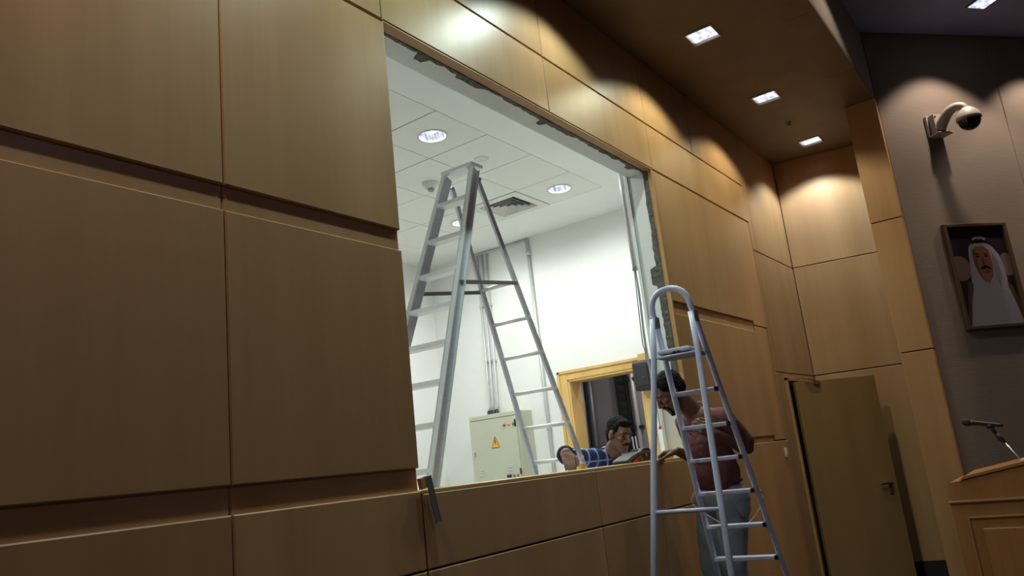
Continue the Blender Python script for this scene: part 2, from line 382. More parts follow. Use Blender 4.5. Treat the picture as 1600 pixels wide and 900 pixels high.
# broken cement left where the old frame was pulled out (head and right jamb)
def cement(pts_in, pts_out, lift, axis):
    bm = new(); a = []; b = []; c = []; d = []
    for (p, q) in zip(pts_in, pts_out):
        a.append(bm.verts.new(p)); b.append(bm.verts.new(q))
        off = Vector(lift) * random.uniform(0.5, 1.3)
        c.append(bm.verts.new(Vector(p) + off)); d.append(bm.verts.new(Vector(q) + off * random.uniform(0.3, 1.0)))
    for i in range(len(a) - 1):
        for r0, r1 in ((a, c), (c, d), (d, b)):
            bm.faces.new((r0[i], r0[i + 1], r1[i + 1], r1[i]))
    bmesh.ops.recalc_face_normals(bm, faces=bm.faces)
    return bm
pin, pout = [], []
n = 110
for i in range(n + 1):
    x = OX0 + (OX1 - OX0) * i / n
    wdt = 0.016 + 0.020 * max(0, noise.noise(Vector((x * 3.1, 0.3, 0)))) + 0.014 * noise.noise(Vector((x * 16, 1.7, 0)))
    for c0, hw, dep in ((2.62, 0.030, 0.062), (2.98, 0.10, 0.040), (3.68, 0.026, 0.070), (3.86, 0.14, 0.035), (4.38, 0.2, 0.026), (4.78, 0.025, 0.055)):
        if abs(x - c0) < hw: wdt = max(wdt, dep + 0.008 * noise.noise(Vector((x * 30, 4, 0))))
    pin.append((x, YW + 0.056, OZ1)); pout.append((x, YW + 0.060 + max(0.002, wdt), OZ1))
obj('broken_cement', cement(pin, pout, (0, 0, -0.007), 'z'), 'cement', WL)
pin, pout = [], []
for i in range(n + 1):
    z = OZ0 + (OZ1 - OZ0) * i / n
    wdt = 0.034 + 0.010 * noise.noise(Vector((z * 5, 2.2, 0))) + 0.006 * noise.noise(Vector((z * 25, 0, 3)))
    if 2.28 < z < 2.40: wdt = 0.085 + 0.006 * noise.noise(Vector((z * 25, 0, 9)))
    elif z < 2.28: wdt += 0.012
    pin.append((OX1, YW + 0.039, z)); pout.append((OX1, YW + 0.042 + wdt, z))
obj('broken_cement', cement(pin, pout, (-0.007, 0, 0), 'x'), 'cement', WL)

# alcove end wall, slightly splayed
EA = math.radians(101); EU = Vector((-math.cos(EA), -math.sin(EA), 0)); EO = Vector((8.2, 2.1, 0))
bm = new(); nn = Vector((-EU.y, EU.x, 0))
def prism(bm, o, u, l0, l1, z0, z1, d0, d1, mi=0):
    u = Vector(u).normalized(); nr = Vector((u.y, -u.x, 0)); o = Vector(o)
    P = lambda l, d, z: o + u * l + nr * d + Vector((0, 0, z))
    hull8(bm, [P(l0, d0, z0), P(l1, d0, z0), P(l1, d1, z0), P(l0, d1, z0), P(l0, d0, z1), P(l1, d0, z1), P(l1, d1, z1), P(l0, d1, z1)], mi)
prism(bm, EO, EU, -0.05, 1.5, -0.6, 4.3, -0.12, -0.026)
WE = tag(obj('wall_end', bm, 'wood_sub'), kind='structure')
for z0, z1 in ((-0.105, 1.712), (1.722, 2.845), (2.853, SOF)):
    slab('panel', EO, EU, 0.002, 1.45, z0, z1, 0.026, 0.003, 'wood', WE)
bm = new(); prism(bm, EO, EU, 0.0, 1.45, -0.34, -0.11, -0.026, 0.008)
tag(obj('baseboard_end', bm, 'rubber'), kind='structure')

# portal column at the end of the alcove and the soffit over the walkway
bm = new(); box(bm, 7.275, 7.50, 0.895, 1.12, -0.5, 4.2)
CO = tag(obj('trim_1', bm, 'wood_sub'), kind='structure')
for z0, z1 in ((-0.33, 1.722), (1.732, 2.875), (2.884, SOF - 0.012)):
    bm = new(); box(bm, 7.26, 7.515, 0.88, 1.135, z0, z1, bev=0.003); obj('column_panel', bm, 'wood', CO)
LX = (5.07, 6.48, 7.87); HW = 0.094
bm = new()
xs = [-4.0] + [v for x in LX for v in (x - HW, x + HW)] + [8.6]
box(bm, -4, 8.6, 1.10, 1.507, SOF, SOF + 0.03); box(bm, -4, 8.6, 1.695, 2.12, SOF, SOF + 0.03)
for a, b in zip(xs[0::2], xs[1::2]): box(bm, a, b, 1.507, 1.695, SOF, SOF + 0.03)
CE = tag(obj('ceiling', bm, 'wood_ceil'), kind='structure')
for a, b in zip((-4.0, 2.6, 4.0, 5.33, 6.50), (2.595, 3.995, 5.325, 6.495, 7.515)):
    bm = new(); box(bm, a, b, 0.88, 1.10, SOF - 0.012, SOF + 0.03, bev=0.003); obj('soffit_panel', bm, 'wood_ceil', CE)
bm = new(); box(bm, -4, 7.48, 0.885, 1.00, SOF + 0.03, HALLC + 0.1)
tag(obj('trim_2', bm, 'bulk'), kind='structure')
# hall ceiling
bm = new(); box(bm, -4, 13, -6.2, 0.886, HALLC, HALLC + 0.1)
tag(obj('ceiling', bm, 'hceil'), kind='structure')
# stage wall in stretched fabric panels
bm = new(); prism(bm, WP, WD, 0.05, 7.5, -0.6, 4.9, -0.12, -0.022)
WF = tag(obj('wall_front', bm, 'hole'), kind='structure')
ss = [0.0, 1.385, 2.70, 4.02, 5.34, 6.66, 7.5]
for a, b in zip(ss, ss[1:]):
    slab('fabric_panel', WP, WD, a + 0.002, b - 0.002, -0.33, HALLC, 0.022, 0.004, 'fabric', WF)
# the rest of the hall behind the camera
bm = new(); box(bm, -4.1, 13, -6.3, -6.2, -0.6, 4.8); tag(obj('wall_right', bm, 'fabric'), kind='structure')
bm = new(); box(bm, -4.1, -4.0, -6.3, 2.3, -0.6, 4.8); tag(obj('wall_rear', bm, 'fabric'), kind='structure')

# ------------------------------------------------------------------ setting: back room
XB, YF, ZC = 7.12, 6.12, 3.66
bm = new(); box(bm, 1.2, XB, YW + 0.2, YF, -0.1, 0.0); tag(obj('floor', bm, 'bfloor'), kind='structure')
BY0, BY1, BZ = 3.475, 4.335, 1.99     # doorway in the back wall
bm = new()
box(bm, XB, XB + 0.22, YW + 0.2, BY0, 0, 3.9); box(bm, XB, XB + 0.22, BY1, YF + 0.1, 0, 3.9); box(bm, XB, XB + 0.22, BY0, BY1, BZ, 3.9)
tag(obj('wall_back', bm, 'white'), kind='structure')
bm = new(); box(bm, 1.1, XB + 0.1, YF, YF + 0.1, 0, 3.9); tag(obj('wall_far', bm, 'white'), kind='structure')
bm = new(); box(bm, 1.1, 1.2, YW + 0.2, YF, 0, 3.9); tag(obj('wall_near', bm, 'white'), kind='structure')
GX = [1.56 + 0.6 * i for i in range(9)]          # ...6.36
GY = [3.22 + 0.6 * i for i in range(5)]
bm = new()
box(bm, 1.2, XB, YW + 0.2, GY[0], ZC, ZC + 0.05); box(bm, 1.2, XB, GY[-1], YF, ZC, ZC + 0.05)
box(bm, 1.2, GX[0], GY[0], GY[-1], ZC, ZC + 0.05); box(bm, GX[-1], XB, GY[0], GY[-1], ZC, ZC + 0.05)
CB = tag(obj('ceiling', bm, 'white'), kind='structure')
bm = new()
for x in GX: box(bm, x - 0.012, x + 0.012, GY[0] - 0.012, GY[-1] + 0.012, ZC + 0.004, ZC + 0.03)
for y in GY: box(bm, GX[0] - 0.012, GX[-1] + 0.012, y - 0.012, y + 0.012, ZC + 0.0035, ZC + 0.03)
obj('ceiling_grid', bm, 'grid', CB)
def tile_mesh(hole):
    bm = new(); h = 0.2955; n = 32
    if not hole:
        box(bm, -h, h, -h, h, 0, 0.015)
    else:
        outer = []; inner = []
        for k in range(n):
            a = 2 * PI * (k + 0.5) / n; c, s = math.cos(a), math.sin(a); t = h / max(abs(c), abs(s))
            outer.append(bm.verts.new((c * t, s * t, 0))); inner.append(bm.verts.new((c * 0.106, s * 0.106, 0)))
        for k in range(n):
            k2 = (k + 1) % n; bm.faces.new((outer[k], inner[k], inner[k2], outer[k2]))
        # square off the corners
        for sx, sy in ((1, 1), (1, -1), (-1, 1), (-1, -1)):
            nb = [v for v in outer if v.co.x * sx > 0 and v.co.y * sy > 0]
            nb.sort(key=lambda v: -min(abs(v.co.x), abs(v.co.y)))
            cv = bm.verts.new((h * sx, h * sy, 0)); bm.faces.new((nb[0], cv, nb[1]))
        bmesh.ops.recalc_face_normals(bm, faces=bm.faces)
        for f in bm.faces:
            if f.normal.z > 0: f.normal_flip()
    return bm
T0 = obj('ceiling_tile', tile_mesh(False), 'tile', CB); T1 = obj('ceiling_tile', tile_mesh(True), 'tile', CB)
used0 = used1 = False
for i in range(8):
    for j in range(4):
        cx, cy = GX[i] + 0.3, GY[j] + 0.3
        if abs(cx - 6.06) < 0.01 and abs(cy - 4.12) < 0.01: continue      # the air diffuser sits here
        hole = any(abs(cx - a) < 0.01 and abs(cy - b) < 0.01 for a, b in BACKL)
        if hole:
            o = T1 if not used1 else T1.copy(); new_ = used1; used1 = True
        else:
            o = T0 if not used0 else T0.copy(); new_ = used0; used0 = True
        if new_: COL.objects.link(o); o.parent = CB
        o.location = (cx, cy, ZC - 0.001 + random.uniform(0, 0.002))
bm = new(); box(bm, 1.2, XB, YW + 0.2, YF, ZC + 0.3, ZC + 0.34); tag(obj('ceiling', bm, 'hole'), kind='structure')
# door frame in the back wall, with jamb lining
bm = new()
d1 = tag(None or empty('door_1', (XB, 3.9, 0)), kind='structure')
def part_box(name, mt, parent, *a, bev=0.004):
    bm = new(); box(bm, *a, bev=bev); return obj(name, bm, mt, parent)
for z_, nm in ((0, 'casing'),):
    part_box('casing', 'pine', d1, XB - 0.018, XB + 0.0, BY1, BY1 + 0.115, 0, BZ + 0.10)
    part_box('casing', 'pine', d1, XB - 0.018, XB + 0.0, BY0 - 0.085, BY0, 0, BZ + 0.10)
    part_box('casing', 'pine', d1, XB - 0.018, XB + 0.0, BY0, BY1, BZ, BZ + 0.10)
    part_box('casing_bead', 'pine', d1, XB - 0.030, XB - 0.016, BY1 + 0.085, BY1 + 0.117, 0, BZ + 0.10)
    part_box('casing_bead', 'pine', d1, XB - 0.030, XB - 0.016, BY0 - 0.085, BY1 + 0.117, BZ + 0.07, BZ + 0.102)
    part_box('jamb_lining', 'pine', d1, XB - 0.01, XB + 0.225, BY1 - 0.022, BY1 + 0.002, 0, BZ)
    part_box('jamb_lining', 'pine', d1, XB - 0.01, XB + 0.225, BY0 - 0.002, BY0 + 0.022, 0, BZ)
    part_box('jamb_lining', 'pine', d1, XB - 0.01, XB + 0.225, BY0, BY1, BZ - 0.022, BZ + 0.002)
part_box('corner_block', 'pine', d1, XB - 0.032, XB - 0.010, BY0 - 0.11, BY0 - 0.002, BZ + 0.01, BZ + 0.13)
# corridor behind that door
bm = new()
box(bm, 8.6, 8.7, 2.5, 6.2, 0, 3.0); box(bm, XB + 0.22, 8.7, 2.4, 2.5, 0, 3.0); box(bm, XB + 0.22, 8.7, 6.2, 6.3, 0, 3.0); box(bm, XB + 0.22, 8.7, 2.4, 6.3, 3.0, 3.1)
tag(obj('wall_corridor', bm, 'corr'), kind='structure')
bm = new(); box(bm, XB + 0.22, 8.7, 2.4, 6.3, -0.1, 0.0); tag(obj('floor', bm, 'bfloor'), kind='structure')

# ------------------------------------------------------------------ lights as things
def square_light(x, label):
    t = empty('recessed_downlight', (x, 1.601, SOF), label, 'ceiling light', 'square downlights in the wood soffit')
    bm = new(); a, b = HW, HW + 0.012
    for (p, q, r, s) in ((-b, b, -b, -a), (-b, b, a, b), (-b, -a, -a, a), (a, b, -a, a)):
        box(bm, x + p, x + q, 1.601 + r, 1.601 + s, SOF - 0.006, SOF + 0.001)
    obj('trim_frame', bm, 'steel_d', t)
    bm = new(); a = HW
    for (p, q) in (((-a, -a), (a, -a)), ((a, -a), (a, a)), ((a, a), (-a, a)), ((-a, a), (-a, -a))):
        bm.faces.new([bm.verts.new((x + p[0], 1.601 + p[1], SOF - 0.002)), bm.verts.new((x + q[0], 1.601 + q[1], SOF - 0.002)), bm.verts.new((x + q[0] * 0.9, 1.601 + q[1] * 0.9, SOF + 0.035)), bm.verts.new((x + p[0] * 0.9, 1.601 + p[1] * 0.9, SOF + 0.035))])
    obj('housing', bm, 'steel', t)
    bm = new(); a = HW * 0.93
    box(bm, x - a, x + a, 1.601 - a, 1.601 + a, SOF + 0.012, SOF + 0.018); obj('lamp_glass', bm, 'lit', t)
    return t
for x, lb in zip(LX, ('lit square downlight in the dark wood soffit, nearest of the three', 'lit square downlight in the dark wood soffit, between the other two', 'lit square downlight in the wood soffit, beside the alcove end wall')):
    square_light(x, lb)
def hall_light(c, label):
    t = empty('ceiling_panel_light', c, label, 'ceiling light')
    d2 = Vector((math.cos(math.radians(50.7)), math.sin(math.radians(50.7)), 0)) * -1; c = Vector(c)
    bm = new(); bar(bm, c, c + d2 * 0.34, 0.20, 0.02); obj('trim_frame', bm, 'steel_d', t)
    bm = new(); bar(bm, c + d2 * 0.012 - Vector((0, 0, 0.004)), c + d2 * 0.328 - Vector((0, 0, 0.004)), 0.175, 0.02); obj('lamp_glass', bm, 'lit', t)
hall_light((7.725, -0.018, HALLC - 0.004), 'lit rectangular light in the dark blue hall ceiling, above the security camera')
def round_light(x, y, label):
    t = empty('round_downlight', (x, y, ZC), label, 'ceiling light', 'round downlights in the white tiled ceiling')
    bm = new(); disc(bm, (x, y, ZC - 0.004), (0, 0, -1), 0.104, 0.120); disc(bm, (x, y, ZC - 0.001), (0, 0, -1), 0.104, 0.120, h=0.003); obj('trim_ring', bm, 'ivory', t)
    bm = new(); lathe(bm, (x, y, ZC - 0.004), (0, 0, 1), [(0, 0.105), (0.03, 0.10), (0.07, 0.085), (0.11, 0.05), (0.12, 0.0)]); obj('reflector', bm, 'lit_round', t)
    bm = new()
    for s in (-0.03, 0.03): tube(bm, [(x + s, y - 0.05, ZC + 0.05), (x + s, y + 0.05, ZC + 0.05)], 0.012)
    obj('lamp_tube', bm, 'lit', t)
for (x, y), lb in zip(BACKL[:3], ('round downlight in the white tiled ceiling above and left of the aluminium ladder top', 'round downlight in the white tiled ceiling right of the air diffuser', 'round downlight half hidden behind the aluminium ladder')):
    round_light(x, y, lb)

# ------------------------------------------------------------------ back room fittings
# square air diffuser
cx, cy = 6.06, 4.12
t = empty('air_diffuser', (cx, cy, ZC), 'square white ceiling air diffuser with black louvre slots', 'air vent')
bm = new(); h = 0.294
for a, b in ((h, 0.21),):
    for (p, q, r, s) in ((-a, a, -a, -b), (-a, a, b, a), (-a, -b, -b, b), (b, a, -b, b)): box(bm, cx + p, cx + q, cy + r, cy + s, ZC - 0.006, ZC + 0.01)
obj('frame', bm, 'ivory', t)
for a in (0.20, 0.155, 0.11, 0.065):
    bm = new(); b = a - 0.022
    for (p, q) in (((-1, -1), (1, -1)), ((1, -1), (1, 1)), ((1, 1), (-1, 1)), ((-1, 1), (-1, -1))):
        bm.faces.new([bm.verts.new((cx + p[0] * a, cy + p[1] * a, ZC - 0.008)), bm.verts.new((cx + q[0] * a, cy + q[1] * a, ZC - 0.008)), bm.verts.new((cx + q[0] * b, cy + q[1] * b, ZC + 0.022)), bm.verts.new((cx + p[0] * b, cy + p[1] * b, ZC + 0.022))])
    obj('louvre', bm, 'ivory', t)
bm = new(); box(bm, cx - 0.21, cx + 0.21, cy - 0.21, cy + 0.21, ZC + 0.024, ZC + 0.03); obj('duct_box', bm, 'hole', t)
# smoke detector, sprinkler rose
bm = new(); lathe(bm, (4.97, 4.18, ZC), (0, 0, -1), [(0, 0.075), (0.018, 0.074), (0.03, 0.058), (0.052, 0.05), (0.054, 0.0)])
t = tag(obj('smoke_detector', bm, 'ivory', smooth=True), 'white smoke detector hanging under the tiled ceiling, left of the ladder', 'smoke detector')
bm = new(); lathe(bm, (4.97, 4.18, ZC - 0.052), (0, 0, -1), [(0, 0.028), (0.012, 0.03), (0.026, 0.022), (0.027, 0.0)]); obj('sensor_cage', bm, 'steel_d', t)
bm = new(); lathe(bm, (4.90, 3.55, ZC), (0, 0, -1), [(0, 0.062), (0.004, 0.062), (0.009, 0.045), (0.004, 0.04), (0.011, 0.02), (0.012, 0.0)])
tag(obj('ceiling_sensor', bm, 'ivory'), 'small flat round sensor on the white ceiling just above the ladder top', 'sensor')
bm = new(); lathe(bm, (7.183, 1.62, SOF), (0, 0, -1), [(0, 0.028), (0.004, 0.028), (0.008, 0.012), (0.028, 0.010), (0.03, 0.02), (0.034, 0.0)])
tag(obj('sprinkler_head', bm, 'steel_d'), 'tiny sprinkler head in the dark wood soffit', 'sprinkler')
# electrical cabinet
cx0, cy0, cy1, cz0, cz1 = 6.82, 4.845, 5.495, 0.70, 1.745
cab = empty('electrical_cabinet', (6.97, 5.17, cz0), 'sage green electrical cabinet on the white wall behind the ladder', 'cabinet')
part_box('body', 'cab', cab, cx0 + 0.02, XB - 0.002, cy0, cy1, cz0, cz1, bev=0.006)
dr = part_box('door', 'cab', cab, cx0 - 0.002, cx0 + 0.018, cy0 + 0.012, cy1 - 0.006, cz0 + 0.02, cz1 - 0.055, bev=0.004)
part_box('top_rail', 'cab', cab, cx0 + 0.002, cx0 + 0.02, cy0 + 0.002, cy1 - 0.002, cz1 - 0.048, cz1 - 0.004, bev=0.004)
for y, mt in ((5.013, 'red'), (4.953, 'orange'), (4.893, 'green')):
    bm = new(); lathe(bm, (cx0 - 0.002, y, 1.605), (-1, 0, 0), [(0, 0.016), (0.006, 0.016), (0.012, 0.012), (0.016, 0)]); obj('indicator_lamp', bm, mt, cab)
bm = new(); c = Vector((cx0 - 0.0035, 5.155, 1.435)); r = 0.062
tri = [c + Vector((0, s * r * 0.95, z)) for s, z in ((-0.9, -0.055), (0.9, -0.055), (0, 0.065))]
bm.faces.new([bm.verts.new(p) for p in tri]); 
st = obj('warning_label', bm, 'yellow', cab)
bm = new()
bm.faces.new([bm.verts.new(c + Vector((-0.001, y, z))) for y, z in ((0.004, 0.035), (-0.012, 0.0), (0.0, 0.0), (-0.006, -0.03), (0.016, 0.008), (0.004, 0.008), (0.014, 0.035))])
obj('lightning_mark', bm, 'hole', st)
bm = new(); cc = [tri[0], tri[1], tri[2]]
for i in range(3): bar(bm, cc[i] + Vector((-0.001, 0, 0)), cc[(i + 1) % 3] + Vector((-0.001, 0, 0)), 0.005, 0.001, up=(1, 0, 0))
obj('label_border', bm, 'hole', st)
h = part_box('handle', 'steel', cab, cx0 - 0.02, cx0 - 0.002, 5.437, 5.452, 1.31, 1.365)
bm = new(); lathe(bm, (cx0 - 0.018, 5.4445, 1.352), (-1, 0, 0), [(0, 0.012), (0.01, 0.011), (0.012, 0)]); obj('lock', bm, 'steel', h)
for y0_ in (5.345, 4.965):
    for z in (1.10, 1.13, 1.16): part_box('louvre', 'ivory', cab, cx0 - 0.008, cx0 - 0.001, y0_, y0_ + 0.065, z, z + 0.008, bev=0.001)
part_box('switch', 'black', cab, cx0 - 0.02, cx0 - 0.001, 4.985, 5.035, 1.055, 1.082); part_box('switch', 'black', cab, cx0 - 0.012, cx0 - 0.001, 4.79 + 0.058, 4.868, 1.08, 1.14)
part_box('switch', 'black', cab, cx0 - 0.014, cx0 + 0.004, 4.858, 4.874, 1.575, 1.65)
bm = new(); lathe(bm, (cx0 - 0.001, 4.95, 1.068), (-1, 0, 0), [(0, 0.014), (0.012, 0.012), (0.014, 0)]); obj('push_button', bm, 'green', cab)
bm = new(); lathe(bm, (cx0 - 0.001, 4.90, 1.068), (-1, 0, 0), [(0, 0.014), (0.012, 0.012), (0.014, 0)]); obj('push_button', bm, 'red', cab)
for y, r in ((5.38, 0.018), (5.334, 0.018), (5.271, 0.027)):
    bm = new(); lathe(bm, (7.05, y, cz1 - 0.002), (0, 0, 1), [(0, r), (0.045, r), (0.046, r * 0.8), (0.06, r * 0.8), (0.061, 0)]); obj('cable_gland', bm, 'black', cab)
# conduits on the back wall
for yb, yt, lb in ((5.38, 5.36, 'leftmost of three thin grey conduits rising from the electrical cabinet'), (5.334, 5.292, 'middle one of three thin grey conduits rising from the electrical cabinet'), (5.271, 5.222, 'rightmost of three thin grey conduits rising from the electrical cabinet')):
    t = empty('conduit', (7.08, yb, cz1), lb, 'conduit', 'conduits above the electrical cabinet')
    bm = new(); tube(bm, [(7.07, yb, cz1 + 0.05), (7.085, yb, cz1 + 0.12), (7.10, yt, 3.62)], 0.013); obj('pipe', bm, 'pipe', t)
    for z in (2.35, 3.0):
        yy = yb + (yt - yb) * (z - cz1) / 1.9; bm = new(); box(bm, 7.08, XB - 0.001, yy - 0.02, yy + 0.02, z, z + 0.03, bev=0.003); obj('clip', bm, 'pipe', t)
t = empty('conduit', (7.08, 4.63, 0), 'tall single grey conduit on the white wall, right of the electrical cabinet', 'conduit')
bm = new(); tube(bm, [(7.095, 4.628, 0.0), (7.095, 4.632, 3.655)], 0.017); obj('pipe', bm, 'pipe', t)
for z in (1.5, 2.45, 3.45):
    bm = new(); lathe(bm, (7.095, 4.63, z), (0, 0, 1), [(0, 0.017), (0.0, 0.025), (0.05, 0.025), (0.05, 0.017)]); obj('coupling', bm, 'pipe', t)
bm = new(); tube(bm, [(7.10, 4.66, 3.635), (7.10, 5.5, 3.635)], 0.011)
tag(obj('conduit', bm, 'pipe'), 'thin horizontal conduit along the top of the white back wall', 'conduit')
# conduit and hanging wires at the right jamb, corner bead
bm = new(); tube(bm, [(4.975, 2.352, 2.44), (4.975, 2.362, 3.64)], 0.019, 12)
t = tag(obj('conduit', bm, 'pipe'), 'grey conduit running down beside the white jamb, wires hanging from its end', 'conduit')
bm = new(); lathe(bm, (4.975, 2.352, 2.44), (0, 0, -1), [(0, 0.022), (0.02, 0.022), (0.02, 0.010)]); obj('end_bush', bm, 'wire', t)
bm = new(); box(bm, 4.938, 4.951, 2.294, 2.318, OZ0 + 0.01, 3.125, bev=0.002); obj('corner_bead', bm, 'white', WL)
for i, (dx, dy, ze, lb) in enumerate(((0.0, 0.0, 1.30, 'longest grey wire hanging from the jamb conduit, tagged red'), (0.008, 0.012, 1.55, 'second grey wire dangling loosely from the jamb conduit'), (-0.008, 0.02, 1.75, 'shortest grey wire dangling loosely from the jamb conduit'))):
    pts = smoothpath([(4.975 + dx * 0.5, 2.352 + dy * 0.3, 2.46), (4.97 + dx, 2.345 + dy, 2.2), (4.965 + dx, 2.352 + dy, 1.9), (4.96 + dx, 2.338 + dy * 1.2, ze + 0.1), (4.955 + dx, 2.335 + dy * 1.3, ze)])
    bm = new(); tube(bm, pts, 0.0045, 6); t = tag(obj('hanging_wire', bm, 'wire'), lb, 'wire', 'wires hanging from the jamb conduit')
    if i == 0:
        bm = new(); lathe(bm, pts[-1], (0, 0, -1), [(-0.012, 0.0), (-0.012, 0.009), (0.012, 0.009), (0.012, 0)]); obj('red_tag', bm, 'red', t)
# black speaker beside the door frame
sp = empty('wall_speaker', (7.05, 3.385, 1.75), 'black rounded plastic speaker on the corner of the yellow door frame', 'speaker')
part_box('housing', 'black', sp, 6.965, XB - 0.018, 3.275, 3.495, 1.745, 2.04, bev=0.028)
part_box('front_panel', 'charcoal', sp, 6.958, 6.968, 3.325, 3.445, 1.79, 1.995, bev=0.004)
bm = new(); lathe(bm, (6.957, 3.37, 1.86), (-1, 0, 0), [(0, 0.012), (0.004, 0.012), (0.004, 0)]); obj('badge', bm, 'charcoal', sp)
# things in the corridor seen through the door
for ya, yb, lb in ((5.035, 5.02, 'left one of two grey pipes in the dim corridor'), (4.92, 4.90, 'right one of two grey pipes in the dim corridor')):
    bm = new(); tube(bm, [(8.55, ya, 0.0), (8.55, yb, 2.98)], 0.042, 14); tag(obj('pipe', bm, 'steel_d'), lb, 'pipe', 'pipes in the corridor')
t = empty('cable_tray', (8.56, 4.5, 0), 'black perforated cable tray running up the corridor wall behind the door', 'cable tray')
part_box('tray', 'hole', t, 8.555, 8.598, 4.395, 4.535, 0.0, 2.98)
for y in (4.395, 4.535): part_box('flange', 'charcoal', t, 8.535, 8.6, y - 0.008, y + 0.008, 0.0, 2.98)
for k in range(26): part_box('rung', 'charcoal', t, 8.548, 8.556, 4.40, 4.53, 0.2 + k * 0.1, 0.24 + k * 0.1, bev=0)
bm = new(); tube(bm, [(8.555, 4.31, 0), (8.555, 4.31, 2.98)], 0.03, 12)
t = tag(obj('pipe', bm, 'pipe'), 'pale pipe standing right of the black cable tray in the corridor', 'pipe')
part_box('bracket', 'hole', t, 8.53, 8.598, 4.25, 4.37, 2.02, 2.06); part_box('bracket', 'hole', t, 8.53, 8.598, 4.25, 4.37, 1.44, 1.48)
t = tag(part_box('trim_3', 'steel_d', None, 8.50, 8.6, 4.6, 6.2, 1.22, 1.30), kind='structure')
for y, lb in ((4.372, 'left one of two short white cables behind the sander'), (4.33, 'right one of two short white cables behind the sander')):
    bm = new(); tube(bm, [(8.50, y, 0.9), (8.5, y + 0.012, 1.36)], 0.009, 8); tag(obj('cable', bm, 'white'), lb, 'cable', 'white cables in the corridor')

# ------------------------------------------------------------------ aluminium ladder (A-frame) in the back room
def ladder_axes(X0, Yc, z0, w0, kf, kr, sf, sr, psi):
    c, s = math.cos(psi), math.sin(psi)
    pt = lambda l, w_, z: Vector((X0 + l * c - w_ * s, Yc + l * s + w_ * c, z))
    return (lambda sd, z: pt(sf * (z0 - z), sd * (w0 + kf * (z0 - z)), z)), (lambda sd, z: pt(-sr * (z0 - z), sd * (w0 + kr * (z0 - z)), z)), pt
LF, LB, LP = ladder_axes(3.4353, 2.65, 2.8698, 0.0975, 0.0534, 0.0573, 0.4088, 0.4171, 0.0319)
al = empty('aluminium_ladder', (3.4353, 2.65, 0), 'tall aluminium A-frame ladder standing in the white room behind the opening', 'ladder')
lat = Vector((-math.sin(0.0319), math.cos(0.0319), 0))
for sd in (-1, 1):
    bm = new(); a = LB(sd, 0.0); b = LB(sd, 2.86); dirv = (b - a).normalized()
    upv = lat.cross(dirv)
    bar(bm, a, b, 0.024, 0.062, up=upv, bev=0.002)
    o = obj('front_rail', bm, 'alu', al)
    bm = new()
    for off in (-0.028, 0.028): bar(bm, a + upv * off + lat * sd * 0.010, b + upv * off + lat * sd * 0.010, 0.026, 0.007, up=upv)
    obj('rail_flange', bm, 'alu_w', o)
    bm = new(); a2 = LF(sd, 0.0) - lat * sd * 0.02; b2 = LF(sd, 2.80) - lat * sd * 0.006; d2 = (b2 - a2).normalized()
    bar(bm, a2, b2, 0.018, 0.036, up=lat.cross(d2), bev=0.002)
    o = obj('rear_rail', bm, 'alu', al)
    bm = new(); lathe(bm, b2 + lat * sd * 0.02, lat * sd, [(-0.03, 0.012), (0.0, 0.012), (0.004, 0.008), (0.006, 0)], 12); obj('pivot_bolt', bm, 'steel_d', o)
    for q, nm in ((a, 'foot'), (a2, 'foot')):
        bm = new(); box(bm, q.x - 0.045, q.x + 0.045, q.y - 0.025, q.y + 0.025, 0.0, 0.05, bev=0.006); obj(nm, bm, 'rubber', al)
zs = [2.66, 2.422, 2.205, 2.0, 1.79, 1.585, 1.375, 1.165, 0.955, 0.745, 0.535, 0.325, 0.125]
for z in zs:
    bm = new(); bar(bm, LB(-1, z), LB(1, z), 0.070, 0.026, up=(0, 0, 1), bev=0.003); obj('step', bm, 'alu_w', al)
for z in (2.21, 2.00, 1.795, 1.581, 1.369, 1.158, 0.95, 0.74, 0.53, 0.32, 0.12):
    bm = new(); tube(bm, [LF(-1, z), LF(1, z)], 0.0125, 10); obj('rung', bm, 'alu_w', al)
bm = new(); a, b = LB(-1, 2.885) - lat * 0.02, LB(1, 2.885) + lat * 0.02
bar(bm, a + Vector((0.005, 0, 0)), b + Vector((0.005, 0, 0)), 0.11, 0.02, bev=0.003); obj('top_cap', bm, 'alu_w', al)
for sd in (-1, 1):      # gusset plates under the cap
    bm = new(); c0 = LB(sd, 2.875); c1 = LB(sd, 2.83); c2 = c0 - lat * sd * 0.032
    for q in (c0, c1, c2): pass
    v = [bm.verts.new(q + Vector((-0.033, 0, 0))) for q in (c0, c1, c2)] + [bm.verts.new(q + Vector((-0.028, 0, 0))) for q in (c0, c1, c2)]
    for f in ((0, 1, 2), (5, 4, 3), (0, 3, 4, 1), (1, 4, 5, 2), (2, 5, 3, 0)): bm.faces.new([v[i] for i in f])
    bmesh.ops.recalc_face_normals(bm, faces=bm.faces); obj('gusset', bm, 'alu_w', al)
for sd in (-1, 1):
    bm = new(); bar(bm, LB(sd, 2.12) + lat * sd * 0.016, LF(sd, 2.20), 0.006, 0.022); obj('spreader_bar', bm, 'steel_d', al)

